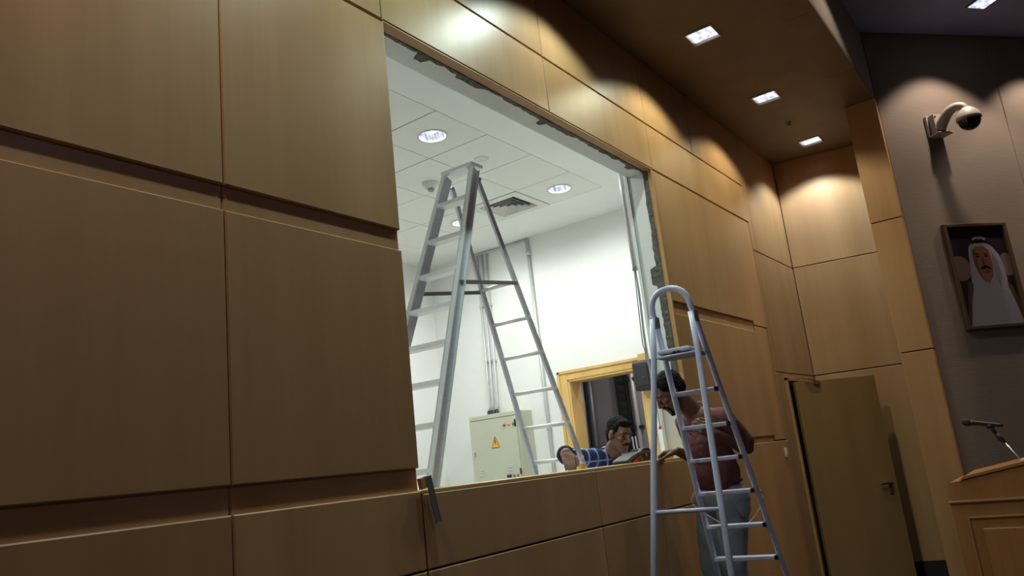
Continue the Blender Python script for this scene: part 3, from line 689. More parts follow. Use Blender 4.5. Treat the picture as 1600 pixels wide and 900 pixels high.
# ------------------------------------------------------------------ silver-blue stepladder in the hall
HF, HB, HP = ladder_axes(3.5165, 1.5, 1.7976, 0.0971, 0.0585, 0.0635, 0.4256, 0.2398, 0.0671)
sl = empty('stepladder', (3.5165, 1.5, 0), 'silver blue household stepladder with hoop top standing in front of the man in maroon', 'ladder')
TR = 0.0145
hoop = [HF(1, 0.02)] + [HF(1, z) for z in (0.6, 1.2, 1.74)]
hl = []
zc_, rr = 1.80, 0.098
for k in range(0, 13):
    a = PI * k / 12
    hl.append(HP(-0.012 - 0.015 * math.sin(a), math.cos(a) * rr, zc_ + 0.105 * math.sin(a) ** 0.8 if math.sin(a) > 0 else zc_))
right = [HF(-1, z) for z in (1.74, 1.2, 0.6)] + [HF(-1, 0.02)]
bm = new(); tube(bm, hoop + hl + right, TR, 12); obj('hoop_frame', bm, 'lilac', sl)
for sd in (1, -1):
    bm = new(); a = HB(sd, 0.02); b = HB(sd, 1.77); off = Vector((-0.024, 0, 0)) ; tube(bm, [a, HB(sd, 0.9), HB(sd, 1.6), b + off * 0.8], [TR, TR, TR, TR * 0.9], 12)
    o = obj('rear_leg', bm, 'lilac', sl)
    for q in (HF(sd, 0.025), HB(sd, 0.025)):
        bm = new(); lathe(bm, (q.x, q.y, 0.0), (0, 0, 1), [(0, 0.0), (0, 0.018), (0.05, 0.017), (0.05, 0.0)], 14); obj('rubber_foot', bm, 'rubber', sl)
    bm = new(); q = HF(sd, 1.745); box(bm, q.x - 0.032, q.x + 0.012, q.y - 0.016, q.y + 0.016, 1.725, 1.785, bev=0.005); obj('hinge_plate', bm, 'steel_d', sl)
for z in (1.405, 1.236, 1.072, 0.904, 0.733, 0.566, 0.40, 0.23):
    st = None
    bm = new(); a, b = HF(1, z), HF(-1, z); dv = (b - a).normalized()
    bar(bm, a + dv * 0.008, b - dv * 0.022, 0.060, 0.020, bev=0.004); st = obj('step', bm, 'lilac', sl)
    bm = new(); bar(bm, b - dv * 0.024, b - dv * 0.010, 0.058, 0.022, bev=0.002); obj('end_cap', bm, 'black', st)
# folding platform
a, b = HF(1, 1.583), HF(-1, 1.583); dv = (b - a).normalized(); fw = Vector((-dv.y, dv.x, 0)); fw = fw if fw.x < 0 else -fw
pz = Vector((0, 0, 1))
bm = new(); c0 = a + dv * 0.012 + fw * 0.055; c1 = b - dv * 0.012 + fw * 0.055
bar(bm, c0 + pz * 0.018, c1 - dv * 0.03 + pz * 0.018, 0.15, 0.024, bev=0.009); pf = obj('platform', bm, 'lilac', sl)
bm = new(); bar(bm, c0 - pz * 0.006 + fw * 0.0, c1 - pz * 0.006, 0.13, 0.018, bev=0.003); obj('platform_tray', bm, 'steel_d', pf)
for k in (0.45, 0.55):
    bm = new(); q = c0.lerp(c1, k); bar(bm, q + fw * 0.076 - pz * 0.012, q + fw * 0.076 + pz * 0.012, 0.012, 0.006); obj('latch', bm, 'black', pf)
bm = new(); qa, qb = HB(1, 1.575), HB(-1, 1.575); tube(bm, [qa, qb], 0.006, 8); obj('support_rod', bm, 'lilac', sl)
bm = new(); qa, qb = HB(1, 0.875), HB(-1, 0.872); tube(bm, [qa, qb], 0.0095, 10); o = obj('rear_brace', bm, 'lilac', sl)

# ------------------------------------------------------------------ alcove door, closer, handle
hx, hy = 7.345, 2.082; an = math.radians(-42.6); du = Vector((math.cos(an), math.sin(an), 0)); dn = Vector((du.y, -du.x, 0))
if dn.y > 0: dn = -dn           # faces the camera side
d2 = tag(empty('door_2', (hx, hy, -0.33)), kind='structure')
H = Vector((hx, hy, 0))
def lbox(name, mt, parent, l0, l1, d0, d1, z0, z1, bev=0.002):
    bm = new(); P = lambda l, d, z: H + du * l + dn * d + Vector((0, 0, z))
    v, fs = hull8(bm, [P(l0, d0, z0), P(l1, d0, z0), P(l1, d1, z0), P(l0, d1, z0), P(l0, d0, z1), P(l1, d0, z1), P(l1, d1, z1), P(l0, d1, z1)])
    bmesh.ops.recalc_face_normals(bm, faces=bm.faces)
    if bev: bmesh.ops.bevel(bm, geom=list(bm.edges), offset=bev, segments=2, affect='EDGES', profile=0.5)
    return obj(name, bm, mt, parent)
leaf = lbox('leaf', 'door', d2, 0.01, 0.84, -0.02, 0.02, -0.31, 1.625)
lbox('latch_plate', 'steel_d', leaf, 0.838, 0.8415, -0.011, 0.011, 0.56, 0.72, 0)
hd = lbox('handle', 'steel', leaf, 0.75, 0.775, 0.02, 0.055, 0.63, 0.655)
lbox('lever', 'steel', hd, 0.64, 0.775, 0.045, 0.062, 0.635, 0.652, 0.004)
lbox('rose', 'steel_d', leaf, 0.742, 0.783, 0.02, 0.027, 0.622, 0.663); lbox('keyhole_rose', 'steel_d', leaf, 0.742, 0.783, 0.02, 0.028, 0.545, 0.585)
cl = lbox('door_closer', 'steel', d2, 0.20, 0.25, 0.02, 0.05, 1.59, 1.622)
bm = new(); P0 = H + du * 0.225 + dn * 0.045 + Vector((0, 0, 1.615)); P1 = Vector((7.42, YW - 0.03, 1.67)); pm = P0.lerp(P1, 0.5) + Vector((-0.05, -0.03, 0))
bar(bm, P0, pm, 0.022, 0.008); bar(bm, pm, P1, 0.022, 0.008); obj('closer_arm', bm, 'steel', cl)
part_box('door_frame', 'wood', d2, DX0 - 0.028, DX0 + 0.012, YW - 0.012, YW + 0.20, -0.33, DZ1 + 0.022)
part_box('door_frame', 'wood', d2, DX1 - 0.012, DX1 + 0.02, YW - 0.006, YW + 0.20, -0.33, DZ1 + 0.022)
part_box('door_frame', 'wood', d2, DX0 - 0.028, DX1 + 0.02, YW - 0.012, YW + 0.20, DZ1 - 0.012, DZ1 + 0.026)
bm = new(); box(bm, 7.24, 8.15, 2.31, 2.38, -0.33, 1.9); tag(obj('wall_lobby', bm, 'wood_sub'), kind='structure')
# wall switch
sw = part_box('wall_switch', 'ivory', None, 6.797, 6.832, YW - 0.014, YW + 0.0, 0.985, 1.06, bev=0.003)
tag(sw, 'small ivory switch on the wood panel left of the alcove door', 'switch'); part_box('rocker', 'ivory', sw, 6.805, 6.824, YW - 0.019, YW - 0.013, 1.0, 1.045)

# ------------------------------------------------------------------ security camera on the stage wall
sc = empty('security_camera', WP + WD * 0.545 + Vector((0, 0, 3.74)), 'white dome security camera on a curved arm, high on the grey wall', 'security camera')
def wpt(s, t, z): return WP + WD * s + WN * t + Vector((0, 0, z))
def wbox(name, mt, parent, s0, s1, t0, t1, z0, z1, bev=0.004):
    bm = new()
    hull8(bm, [wpt(s0, t0, z0), wpt(s1, t0, z0), wpt(s1, t1, z0), wpt(s0, t1, z0), wpt(s0, t0, z1), wpt(s1, t0, z1), wpt(s1, t1, z1), wpt(s0, t1, z1)])
    bmesh.ops.recalc_face_normals(bm, faces=bm.faces)
    if bev: bmesh.ops.bevel(bm, geom=list(bm.edges), offset=bev, segments=2, affect='EDGES', profile=0.5)
    return obj(name, bm, mt, parent)
wbox('back_plate', 'camgrey', sc, 0.455, 0.60, 0.0, 0.03, 3.635, 3.835)
hg = wbox('mount_box', 'camgrey', sc, 0.475, 0.585, 0.03, 0.095, 3.655, 3.825)
for z in (3.68, 3.80): 
    bm = new(); lathe(bm, wpt(0.49, 0.095, z), WN, [(0, 0.009), (0.004, 0.009), (0.004, 0)], 10); obj('screw', bm, 'black', hg)
wbox('mount_foot', 'camgrey', sc, 0.46, 0.62, 0.0, 0.13, 3.628, 3.642)
arm = smoothpath([wpt(0.53, 0.08, 3.69), wpt(0.535, 0.13, 3.74), wpt(0.55, 0.19, 3.795), wpt(0.575, 0.25, 3.815), wpt(0.60, 0.295, 3.80), wpt(0.61, 0.315, 3.765)], 5)
bm = new(); tube(bm, arm, [0.052 - 0.022 * i / (len(arm) - 1) for i in range(len(arm))], 16); obj('arm', bm, 'camgrey', sc)
dc = wpt(0.615, 0.32, 3.66)
bm = new(); lathe(bm, dc, (0, 0, -1), [(-0.115, 0.0), (-0.114, 0.035), (-0.095, 0.058), (-0.06, 0.088), (-0.02, 0.100), (-0.005, 0.101), (0.004, 0.096), (0.004, 0.0)], 32); hs = obj('housing', bm, 'camgrey', sc)
bm = new(); lathe(bm, dc, (0, 0, -1), [(0.0, 0.092)] + [(0.003 + 0.092 * math.sin(a), 0.091 * math.cos(a)) for a in [i * PI / 16 for i in range(8)]] + [(0.095, 0)], 32); obj('dome', bm, 'dome', sc)
# ------------------------------------------------------------------ framed portrait
pt_ = empty('framed_portrait', WP + WD * 0.69 + Vector((0, 0, 1.86)), 'framed portrait photograph of a man in white headdress, on the grey stage wall', 'picture')
s0, s1, z0, z1, fwid = 0.350, 1.020, 1.858, 2.803, 0.032
for a in ((s0, s0 + fwid, z0, z1), (s1 - fwid, s1, z0, z1), (s0 + fwid, s1 - fwid, z0, z0 + fwid), (s0 + fwid, s1 - fwid, z1 - fwid, z1)):
    wbox('frame_rail', 'frame', pt_, a[0], a[1], 0.002, 0.04, a[2], a[3], 0.006)
for nm, c in (('print_bg', (0.030, 0.018, 0.030)), ('print_glow', (0.20, 0.13, 0.115)), ('print_white', (0.30, 0.29, 0.36)), ('print_fold', (0.20, 0.195, 0.26)), ('print_skin', (0.25, 0.105, 0.065)),
              ('print_shadow', (0.15, 0.06, 0.04)), ('print_black', (0.012, 0.010, 0.014)), ('print_brown', (0.10, 0.06, 0.035))):
    M[nm] = mat(nm, c, 0.35, spec=0.3)
PS0, PS1, PZ0, PZ1 = s0 + fwid, s1 - fwid, z0 + fwid, z1 - fwid
wbox('backing', 'print_bg', pt_, PS0 - 0.004, PS1 + 0.004, 0.004, 0.012, PZ0 - 0.004, PZ1 + 0.004, 0)
def pr(name, pts, layer, mt):
    pts = [(PS0 + (PS1 - PS0) * u, PZ1 - (PZ1 - PZ0) * v) for u, v in pts]
    bm = new(); f = bm.faces.new([bm.verts.new(wpt(a, 0.0122 + 0.0004 * layer, b)) for a, b in pts])
    f.normal_update()
    if f.normal.dot(WN) < 0: f.normal_flip()
    obj(name, bm, mt, pt_)
def ell(cu, cv, ru, rv, n=20, a0=0, a1=2 * PI): return [(cu + ru * math.cos(a0 + (a1 - a0) * k / n), cv + rv * math.sin(a0 + (a1 - a0) * k / n)) for k in range(n)]
pr('printed_glow', ell(0.10, 0.42, 0.19, 0.13), 1, 'print_glow'); pr('printed_glow', ell(0.93, 0.40, 0.12, 0.12), 1, 'print_glow')
pr('printed_cloak', [(0.18, 0.56), (0.27, 0.56), (0.2, 1.0), (0.0, 1.0)], 2, 'print_brown'); pr('printed_cloak', [(0.84, 0.58), (0.93, 0.62), (1.0, 0.8), (1.0, 1.0), (0.9, 1.0)], 2, 'print_brown')
pr('printed_robe', [(0.27, 0.57), (0.5, 0.60), (0.84, 0.58), (0.90, 0.75), (0.985, 1.0), (0.06, 1.0), (0.16, 0.78)], 3, 'print_white')
pr('printed_headdress', [(0.33, 0.20), (0.40, 0.165), (0.52, 0.17), (0.64, 0.165), (0.74, 0.21), (0.83, 0.30), (0.87, 0.42), (0.87, 0.55), (0.84, 0.68), (0.62, 0.66), (0.45, 0.62), (0.30, 0.66), (0.24, 0.56), (0.28, 0.40), (0.30, 0.28)], 4, 'print_white')
pr('printed_fold', [(0.70, 0.25), (0.78, 0.36), (0.79, 0.52), (0.72, 0.64), (0.68, 0.50), (0.69, 0.36)], 5, 'print_fold')
pr('printed_cap', ell(0.54, 0.125, 0.12, 0.028), 5, 'print_white')
pr('printed_face', [(0.37, 0.23), (0.46, 0.20), (0.58, 0.20), (0.66, 0.24), (0.68, 0.38), (0.65, 0.50), (0.56, 0.575), (0.47, 0.565), (0.40, 0.48), (0.36, 0.36)], 6, 'print_skin')
pr('printed_shade', [(0.37, 0.24), (0.43, 0.23), (0.43, 0.44), (0.46, 0.55), (0.40, 0.48), (0.36, 0.36)], 7, 'print_shadow')
pr('printed_headband', [(0.41, 0.15), (0.47, 0.125), (0.58, 0.125), (0.67, 0.15), (0.67, 0.175), (0.56, 0.158), (0.47, 0.158), (0.41, 0.18)], 7, 'print_black')
pr('printed_moustache', [(0.45, 0.425), (0.50, 0.40), (0.56, 0.40), (0.62, 0.425), (0.64, 0.445), (0.55, 0.43), (0.46, 0.445)], 8, 'print_black')
pr('printed_beard', ell(0.55, 0.465, 0.045, 0.016), 8, 'print_shadow')
for u in (0.445, 0.595):
    pr('printed_eyebrow', [(u - 0.05, 0.285), (u, 0.272), (u + 0.05, 0.285), (u, 0.283)], 8, 'print_black'); pr('printed_eye', ell(u, 0.305, 0.03, 0.009), 8, 'print_black')
pr('printed_nose', [(0.515, 0.31), (0.535, 0.31), (0.555, 0.39), (0.495, 0.39)], 7, 'print_shadow')

# ------------------------------------------------------------------ lectern and microphone
LXX = 6.10; lec = empty('lectern', (6.40, 0.52, -0.33), 'oak lectern with panelled side and sloping top at the right edge', 'lectern')
y0, y1, x1 = 0.20, 0.850, 6.72
bm = new()     # carcass: side profile extruded along x
prof = [(y1, -0.33), (y1, 0.66), (0.845, 0.705), (0.825, 0.724), (0.76, 0.732), (y0, 0.835), (y0, -0.33)]
a = [bm.verts.new((LXX, y, z)) for y, z in prof]; b = [bm.verts.new((x1, y, z)) for y, z in prof]
bm.faces.new(a); bm.faces.new(b[::-1])
for k in range(len(prof)): bm.faces.new((a[k], b[k], b[(k + 1) % len(prof)], a[(k + 1) % len(prof)]))
bmesh.ops.recalc_face_normals(bm, faces=bm.faces)
obj('carcass', bm, 'lectern', lec)
bm = new(); hull8(bm, [(LXX - 0.012, 0.765, 0.738), (x1 + 0.01, 0.765, 0.738), (x1 + 0.01, y0 - 0.02, 0.840), (LXX - 0.012, y0 - 0.02, 0.840), (LXX - 0.012, 0.735, 0.760), (x1 + 0.01, 0.735, 0.760), (x1 + 0.01, y0 - 0.02, 0.862), (LXX - 0.012, y0 - 0.02, 0.862)])
bmesh.ops.recalc_face_normals(bm, faces=bm.faces); obj('sloping_top', bm, 'lectern', lec)
part_box('waist_moulding', 'lectern', lec, LXX - 0.016, LXX + 0.004, y0, y1 + 0.01, 0.588, 0.606, bev=0.005)
for nm, aa in (('panel_frame', (y0 + 0.1, 0.768, 0.487, 0.500)), ('panel_frame', (0.756, 0.769, -0.2, 0.495)), ('panel_frame', (y0 + 0.1, y0 + 0.113, -0.2, 0.495)), ('panel_frame', (y0 + 0.1, 0.768, -0.21, -0.197))):
    part_box(nm, 'lectern', lec, LXX - 0.012, LXX + 0.002, *aa, bev=0.003)
part_box('raised_panel', 'lectern', lec, LXX - 0.012, LXX + 0.002, y0 + 0.165, 0.695, -0.13, 0.426, bev=0.008)
part_box('plinth', 'lectern', lec, LXX - 0.015, x1 + 0.01, y0 - 0.01, y1 + 0.012, -0.33, -0.25)
k = 6.35 / 6.10; mp = lambda y, z, x=6.35: Vector((x, y * k, EYE + (z - EYE) * k))
mic = empty('microphone', mp(0.33, 0.81), 'black microphone on a thin angled boom above the lectern', 'microphone')
q0, q1 = mp(0.648, 1.108), mp(0.440, 1.062); dm = (q1 - q0).normalized()
bm = new(); lathe(bm, q0, dm, [(-0.024, 0.0), (-0.02, 0.014), (-0.008, 0.024), (0.012, 0.026), (0.028, 0.022), (0.03, 0.0)], 20); obj('grille', bm, 'hole', mic)
bm = new(); lathe(bm, q0, dm, [(0.028, 0.0), (0.028, 0.022), (0.045, 0.0175), (0.19, 0.0135), (0.20, 0.012), ((q1 - q0).length, 0.011), ((q1 - q0).length, 0.0)], 20); obj('handle', bm, 'black', mic)
b0 = mp(0.513, 1.052); b1 = mp(0.375, 0.815); b2 = mp(0.372, 0.806)
bm = new(); lathe(bm, b0 - dm * 0.02 + Vector((0, 0, 0.014)), dm, [(0, 0.0), (0, 0.019), (0.045, 0.019), (0.045, 0)], 14); tube(bm, [b0 + Vector((0, 0, 0.01)), b0.lerp(b1, 0.16)], 0.012); obj('clip', bm, 'black', mic)
bm = new(); tube(bm, [b0.lerp(b1, 0.16), b0.lerp(b1, 0.30), b0.lerp(b1, 0.42)], [0.013, 0.017, 0.012]); obj('joint', bm, 'black', mic)
bm = new(); tube(bm, [b0.lerp(b1, 0.40), b1, b2], 0.006); obj('boom', bm, 'steel', mic)
bm = new(); q = mp(0.372, 0.83); tube(bm, [q + Vector((0, -0.06, 0.008)), q + Vector((0, 0.02, -0.004))], 0.018); obj('base_clamp', bm, 'ivory', mic)

# ------------------------------------------------------------------ loose items at the opening
br = empty('metal_bracket', (2.29, 2.08, 1.09), 'grey metal angle bracket hooked over the left end of the wooden sill', 'bracket')
bm = new(); ta, tb = Vector((2.288, 2.068, 1.142)), Vector((2.326, 2.068, 0.968))
bar(bm, ta, tb, 0.030, 0.004, up=(0, -1, 0)); bar(bm, ta + Vector((0.014, 0.010, 0.002)), tb + Vector((0.014, 0.010, 0.002)), 0.003, 0.024, up=(0, -1, 0)); obj('leg', bm, 'steel_d', br)
bm = new(); bar(bm, (2.25, 2.078, 1.115), (2.292, 2.078, 1.124), 0.02, 0.042); obj('flange', bm, 'wood_edge', br)
sd_ = empty('belt_sander', (4.34, 2.25, OZ0 + 0.007), 'dark grey and red belt sander lying on the wooden sill', 'power tool')
zb = OZ0 + 0.008
def extr(name, prof, ya, yb, mt, parent, bev=0.006):
    bm = new(); a = [bm.verts.new((x, ya, z)) for x, z in prof]; b = [bm.verts.new((x, yb, z)) for x, z in prof]
    bm.faces.new(a); bm.faces.new(b[::-1])
    for k in range(len(prof)): bm.faces.new((a[k], b[k], b[(k + 1) % len(prof)], a[(k + 1) % len(prof)]))
    bmesh.ops.recalc_face_normals(bm, faces=bm.faces)
    if bev: bmesh.ops.bevel(bm, geom=list(bm.edges), offset=bev, segments=2, affect='EDGES', profile=0.5)
    return obj(name, bm, mt, parent)
extr('casing', [(4.231, zb + 0.0016), (4.223, zb + 0.0172), (4.292, zb + 0.0390), (4.399, zb + 0.0608), (4.506, zb + 0.0647), (4.588, zb + 0.0546), (4.588, zb + 0.0452), (4.497, zb + 0.0484), (4.374, zb + 0.0390), (4.292, zb + 0.0140), (4.268, zb + 0.0016)], 2.232, 2.338, 'teal', sd_, 0.004)
extr('motor_housing', [(4.399, zb + 0.0039), (4.407, zb + 0.0468), (4.457, zb + 0.0741), (4.489, zb + 0.0819), (4.547, zb + 0.0819), (4.575, zb + 0.0663), (4.600, zb + 0.0078), (4.588, zb)], 2.24, 2.33, 'black', sd_, 0.008)
extr('side_cover', [(4.292, zb), (4.309, zb + 0.0125), (4.383, zb + 0.0351), (4.440, zb + 0.0234), (4.448, zb)], 2.236, 2.334, 'red', sd_, 0.004)
bm = new(); lathe(bm, (4.399, 2.236, zb + 0.0187), (0, -1, 0), [(0, 0.02), (0.006, 0.018), (0.007, 0)], 16); obj('roller_knob', bm, 'teal', sd_)
bm = new(); lathe(bm, (4.493, 2.24, zb + 0.0429), (0, -1, 0), [(0, 0.015), (0.004, 0.012), (0.005, 0)], 12); obj('badge', bm, 'red', sd_)
bm = new(); box(bm, 4.64, 4.72, 2.16, 2.20, OZ0 + 0.007, OZ0 + 0.035, bev=0.004); tag(obj('wood_offcut', bm, 'wood_edge'), 'small orange wood offcut on the sill between sander and clenched hand', 'wood offcut')
bm = new(); box(bm, 3.84, 3.875, 2.315, 2.335, OZ0 + 0.007, OZ0 + 0.04, bev=0.003); tag(obj('wood_wedge', bm, 'pine'), 'small yellow wood wedge under the hand of the man in plaid', 'wood wedge')
pts = smoothpath([(3.98, 1.72, 0.93), (3.985, 1.76, 0.86), (3.99, 1.70, 0.80), (4.0, 1.60, 0.735), (4.02, 1.52, 0.725), (4.03, 1.45, 0.77), (4.0, 1.38, 0.86), (3.93, 1.365, 0.90)], 8)
bm = new(); tube(bm, pts, 0.0035, 6); tag(obj('loose_cord', bm, 'wire_y'), 'thin tan cord looping from the stepladder across the faded jeans', 'cord')

# ------------------------------------------------------------------ people
def basis(F, U=(0, 0, 1)):
    F = Vector(F).normalized(); L = Vector(U).cross(F).normalized(); U = F.cross(L).normalized()
    return F, L, U
class Blob:
    def __init__(s): s.bm = bmesh.new()
    def ell(s, c, axes, r, seg=20):
        F, L, U = axes
        mt = Matrix(((F.x, L.x, U.x), (F.y, L.y, U.y), (F.z, L.z, U.z))).to_4x4()
        mt = Matrix.Translation(Vector(c)) @ mt @ Matrix.Diagonal((r[0], r[1], r[2], 1))
        bmesh.ops.create_uvsphere(s.bm, u_segments=seg, v_segments=seg // 2 + 2, radius=1, matrix=mt); return s
    def cone(s, a, b, r0, r1, seg=16):
        a, b = Vector(a), Vector(b); d, sx, u = frame_of(b - a); L = (b - a).length
        ax = (Vector((1, 0, 0)), Vector((0, 1, 0)), Vector((0, 0, 1)))
        s.ell(a, ax, (r0,) * 3, seg); s.ell(b, ax, (r1,) * 3, seg)
        ra = [s.bm.verts.new(a + (sx * math.cos(2 * PI * k / seg) + u * math.sin(2 * PI * k / seg)) * r0) for k in range(seg)]
        rb = [s.bm.verts.new(b + (sx * math.cos(2 * PI * k / seg) + u * math.sin(2 * PI * k / seg)) * r1) for k in range(seg)]
        for k in range(seg): s.bm.faces.new((ra[k], ra[(k + 1) % seg], rb[(k + 1) % seg], rb[k]))
        s.bm.faces.new(ra[::-1]); s.bm.faces.new(rb); return s
    def chain(s, pts, rs, seg=16):
        for i in range(len(pts) - 1): s.cone(pts[i], pts[i + 1], rs[i], rs[i + 1], seg)
        return s
    def hand(s, wrist, d, n, t, size=1.0, curl=(0.5, 0.6, 0.4)):
        w_ = Vector(wrist); d = Vector(d).normalized(); t = Vector(t); t = (t - d * t.dot(d)).normalized()
        nn = d.cross(t); n = nn if nn.dot(Vector(n)) > 0 else -nn
        z = size
        for off, ln in ((0.030, 0.92), (0.010, 1.0), (-0.010, 0.95), (-0.029, 0.76)):
            base = w_ + d * (0.085 - abs(off - 0.005) * 0.15) * z + t * off * z
            s.cone(w_ + t * off * 0.55 * z, base, 0.0165 * z, 0.0125 * z, 12)
            p = base; a = 0.0; r = 0.0098 * z
            for ls, da, r1 in zip((0.044, 0.028, 0.022), curl, (0.0088, 0.0080, 0.0068)):
                a += da; q = p + (d * math.cos(a) + n * math.sin(a)) * ls * ln * z
                s.cone(p, q, r, r1 * z, 10); p = q; r = r1 * z
        s.cone(w_ + d * 0.045 * z, w_ + d * 0.05 * z + t * 0.012 * z, 0.024 * z, 0.022 * z, 12)
        p0 = w_ + d * 0.018 * z + t * 0.022 * z + n * 0.006; p1 = w_ + d * 0.05 * z + t * 0.050 * z + n * 0.02 * z; p2 = w_ + d * 0.085 * z + t * 0.048 * z + n * 0.036 * z; p3 = w_ + d * 0.108 * z + t * 0.036 * z + n * 0.044 * z
        s.chain([p0, p1, p2, p3], [0.0165 * z, 0.013 * z, 0.0105 * z, 0.0085 * z], 10)
        return s
    def done(s, name, vox, it, mt, parent, disp=None):
        me = bpy.data.meshes.new(name); s.bm.to_mesh(me); s.bm.free()
        o = bpy.data.objects.new(name, me); COL.objects.link(o)
        r = o.modifiers.new('r', 'REMESH'); r.mode = 'VOXEL'; r.voxel_size = vox; r.use_smooth_shade = True
        k = o.modifiers.new('s', 'SMOOTH'); k.factor = 0.5; k.iterations = it
        bpy.context.view_layer.update()
        ev = bpy.data.meshes.new_from_object(o.evaluated_get(bpy.context.evaluated_depsgraph_get()))
        o.modifiers.clear(); o.data = ev; bpy.data.meshes.remove(me); ev.name = name
        if disp:
            nr = [v.normal.copy() for v in ev.vertices]
            for v, q in zip(ev.vertices, nr): v.co += q * disp(v.co)
        ev.materials.clear(); ev.materials.append(M[mt])
        for p in ev.polygons: p.use_smooth = True
        attach(o, parent); return o
def head_into(B, c, ax, sc_):
    F, L, U = ax; P = lambda f, l, u: Vector(c) + (F * f + L * l + U * u) * sc_
    E_ = lambda f, l, u, r: B.ell(P(f, l, u), ax, tuple(k * sc_ for k in r))
    E_(-0.012, 0, 0.036, (0.094, 0.075, 0.084)); E_(0.030, 0, 0.02, (0.062, 0.063, 0.07))
    E_(0.030, 0, -0.048, (0.056, 0.053, 0.070)); E_(0.062, 0, -0.100, (0.024, 0.026, 0.020)); E_(0.05, 0, -0.075, (0.034, 0.040, 0.035))
    for s in (-1, 1):
        B.cone(P(-0.002, 0.055 * s, -0.045), P(0.055, 0.018 * s, -0.098), 0.019 * sc_, 0.019 * sc_)
        E_(0.060, 0.038 * s, -0.018, (0.024, 0.021, 0.018)); E_(0.072, 0.030 * s, 0.026, (0.016, 0.026, 0.009))
        E_(-0.006, 0.077 * s, -0.004, (0.020, 0.009, 0.032)); E_(0.096, 0.013 * s, -0.034, (0.011, 0.009, 0.008))
        E_(0.073, 0.031 * s, 0.004, (0.010, 0.015, 0.010))
    B.cone(P(0.083, 0, 0.018), P(0.108, 0, -0.026), 0.0085 * sc_, 0.0115 * sc_); E_(0.104, 0, -0.031, (0.012, 0.011, 0.009))
    E_(0.083, 0, -0.057, (0.013, 0.024, 0.008)); E_(0.081, 0, -0.070, (0.012, 0.020, 0.008))
    return P
def head_parts(root, P, ax, sc_, hair='short', beard=False):
    F, L, U = ax
    for s in (-1, 1):
        bm = new(); lathe(bm, P(0.0745, 0.031 * s, 0.004), F, [(-0.006, 0.0), (-0.003, 0.006), (0.004, 0.0085), (0.0085, 0.005), (0.0095, 0)], 14); obj('eye', bm, 'eye', root)
        b = Blob(); b.chain([P(0.090, 0.012 * s, 0.024), P(0.088, 0.032 * s, 0.030), P(0.073, 0.050 * s, 0.024)], [0.003 * sc_, 0.0038 * sc_, 0.0028 * sc_], 8); b.done('eyebrow', 0.0025, 1, 'hair', root)
    b = Blob(); b.chain([P(0.082, -0.030, -0.058), P(0.0945, -0.012, -0.048), P(0.0965, 0, -0.0465), P(0.0945, 0.012, -0.048), P(0.082, 0.030, -0.058)], [0.0045 * sc_, 0.0065 * sc_, 0.0055 * sc_, 0.0065 * sc_, 0.0045 * sc_], 8)
    if beard:
        for s in (-1, 1):
            b.chain([P(0.082, 0.030 * s, -0.058), P(0.074, 0.030 * s, -0.085), P(0.074, 0.012 * s, -0.108)], [0.006 * sc_, 0.009 * sc_, 0.012 * sc_], 8)
            b.chain([P(0.004, 0.0665 * s, 0.0), P(0.006, 0.066 * s, -0.045), P(0.03, 0.048 * s, -0.083), P(0.065, 0.016 * s, -0.108)], [0.007 * sc_, 0.0125 * sc_, 0.013 * sc_, 0.0135 * sc_], 8)
    b.done('facial_hair', 0.003, 2, 'hair', root)
    b = Blob(); e = lambda f, l, u, r: b.ell(P(f, l, u), ax, tuple(k * sc_ for k in r))
    e(-0.026, 0, 0.050, (0.092, 0.0785, 0.080)); e(-0.048, 0, 0.010, (0.066, 0.073, 0.070)); e(0.02, 0, 0.084, (0.062, 0.06, 0.042))
    for s in (-1, 1): e(0.016, 0.058 * s, 0.050, (0.034, 0.018, 0.036)); b.cone(P(0.018, 0.066 * s, 0.03), P(0.016, 0.068 * s, 0.008), 0.010 * sc_, 0.006 * sc_)
    if hair == 'full':
        e(-0.028, 0, 0.066, (0.088, 0.077, 0.074)); b.chain([P(0.054, 0.045, 0.090), P(0.066, 0.0, 0.100), P(0.056, -0.045, 0.094)], [0.017 * sc_, 0.018 * sc_, 0.017 * sc_], 10)
        e(-0.062, 0, -0.02, (0.045, 0.06, 0.06))
    b.done('hair', 0.0045, 3, 'hair', root, lambda co: 0.0035 * noise.noise(co * 70) + 0.002 * noise.noise(co * 160))
def fold(sc1, a):
    return lambda co: a * noise.noise(Vector((co.x * sc1, co.y * sc1, co.z * sc1 * 0.55))) + a * 0.4 * noise.noise(co * sc1 * 2.6)

# --- man in maroon, standing at the sill
pa = empty('person', (4.57, 1.84, 0.0), 'man in maroon polo shirt and faded jeans standing at the sill, looking down', 'person')
F, L, U = basis((-0.88, 0.47, 0.0)); AX = (F, L, U); V = Vector
pel, che, nek = V((4.53, 1.815, 0.85)), V((4.43, 1.80, 1.17)), V((4.365, 1.815, 1.335))
lsh, rsh = V((4.345, 1.650, 1.285)), V((4.455, 1.930, 1.290)); lel, rel = V((4.53, 1.605, 1.105)), V((4.585, 1.925, 1.06))
lwr, rwr = V((4.245, 1.688, 1.208)), V((4.405, 1.985, 1.128)); hc = V((4.222, 1.895, 1.466))
lhp, rhp = V((4.495, 1.735, 0.85)), V((4.575, 1.895, 0.85)); lkn, rkn = V((4.515, 1.800, 0.46)), V((4.575, 1.950, 0.46)); lan, ran = V((4.60, 1.80, 0.085)), V((4.66, 1.95, 0.085))
yaw = math.radians(128); pit = math.radians(-34)
hf = V((math.cos(yaw) * math.cos(pit), math.sin(yaw) * math.cos(pit), math.sin(pit))); HA = basis(hf)
B = Blob()
B.ell(pel, AX, (0.10, 0.15, 0.13)); B.ell(pel.lerp(che, 0.5), AX, (0.092, 0.132, 0.17)); B.ell(che, AX, (0.105, 0.15, 0.15))
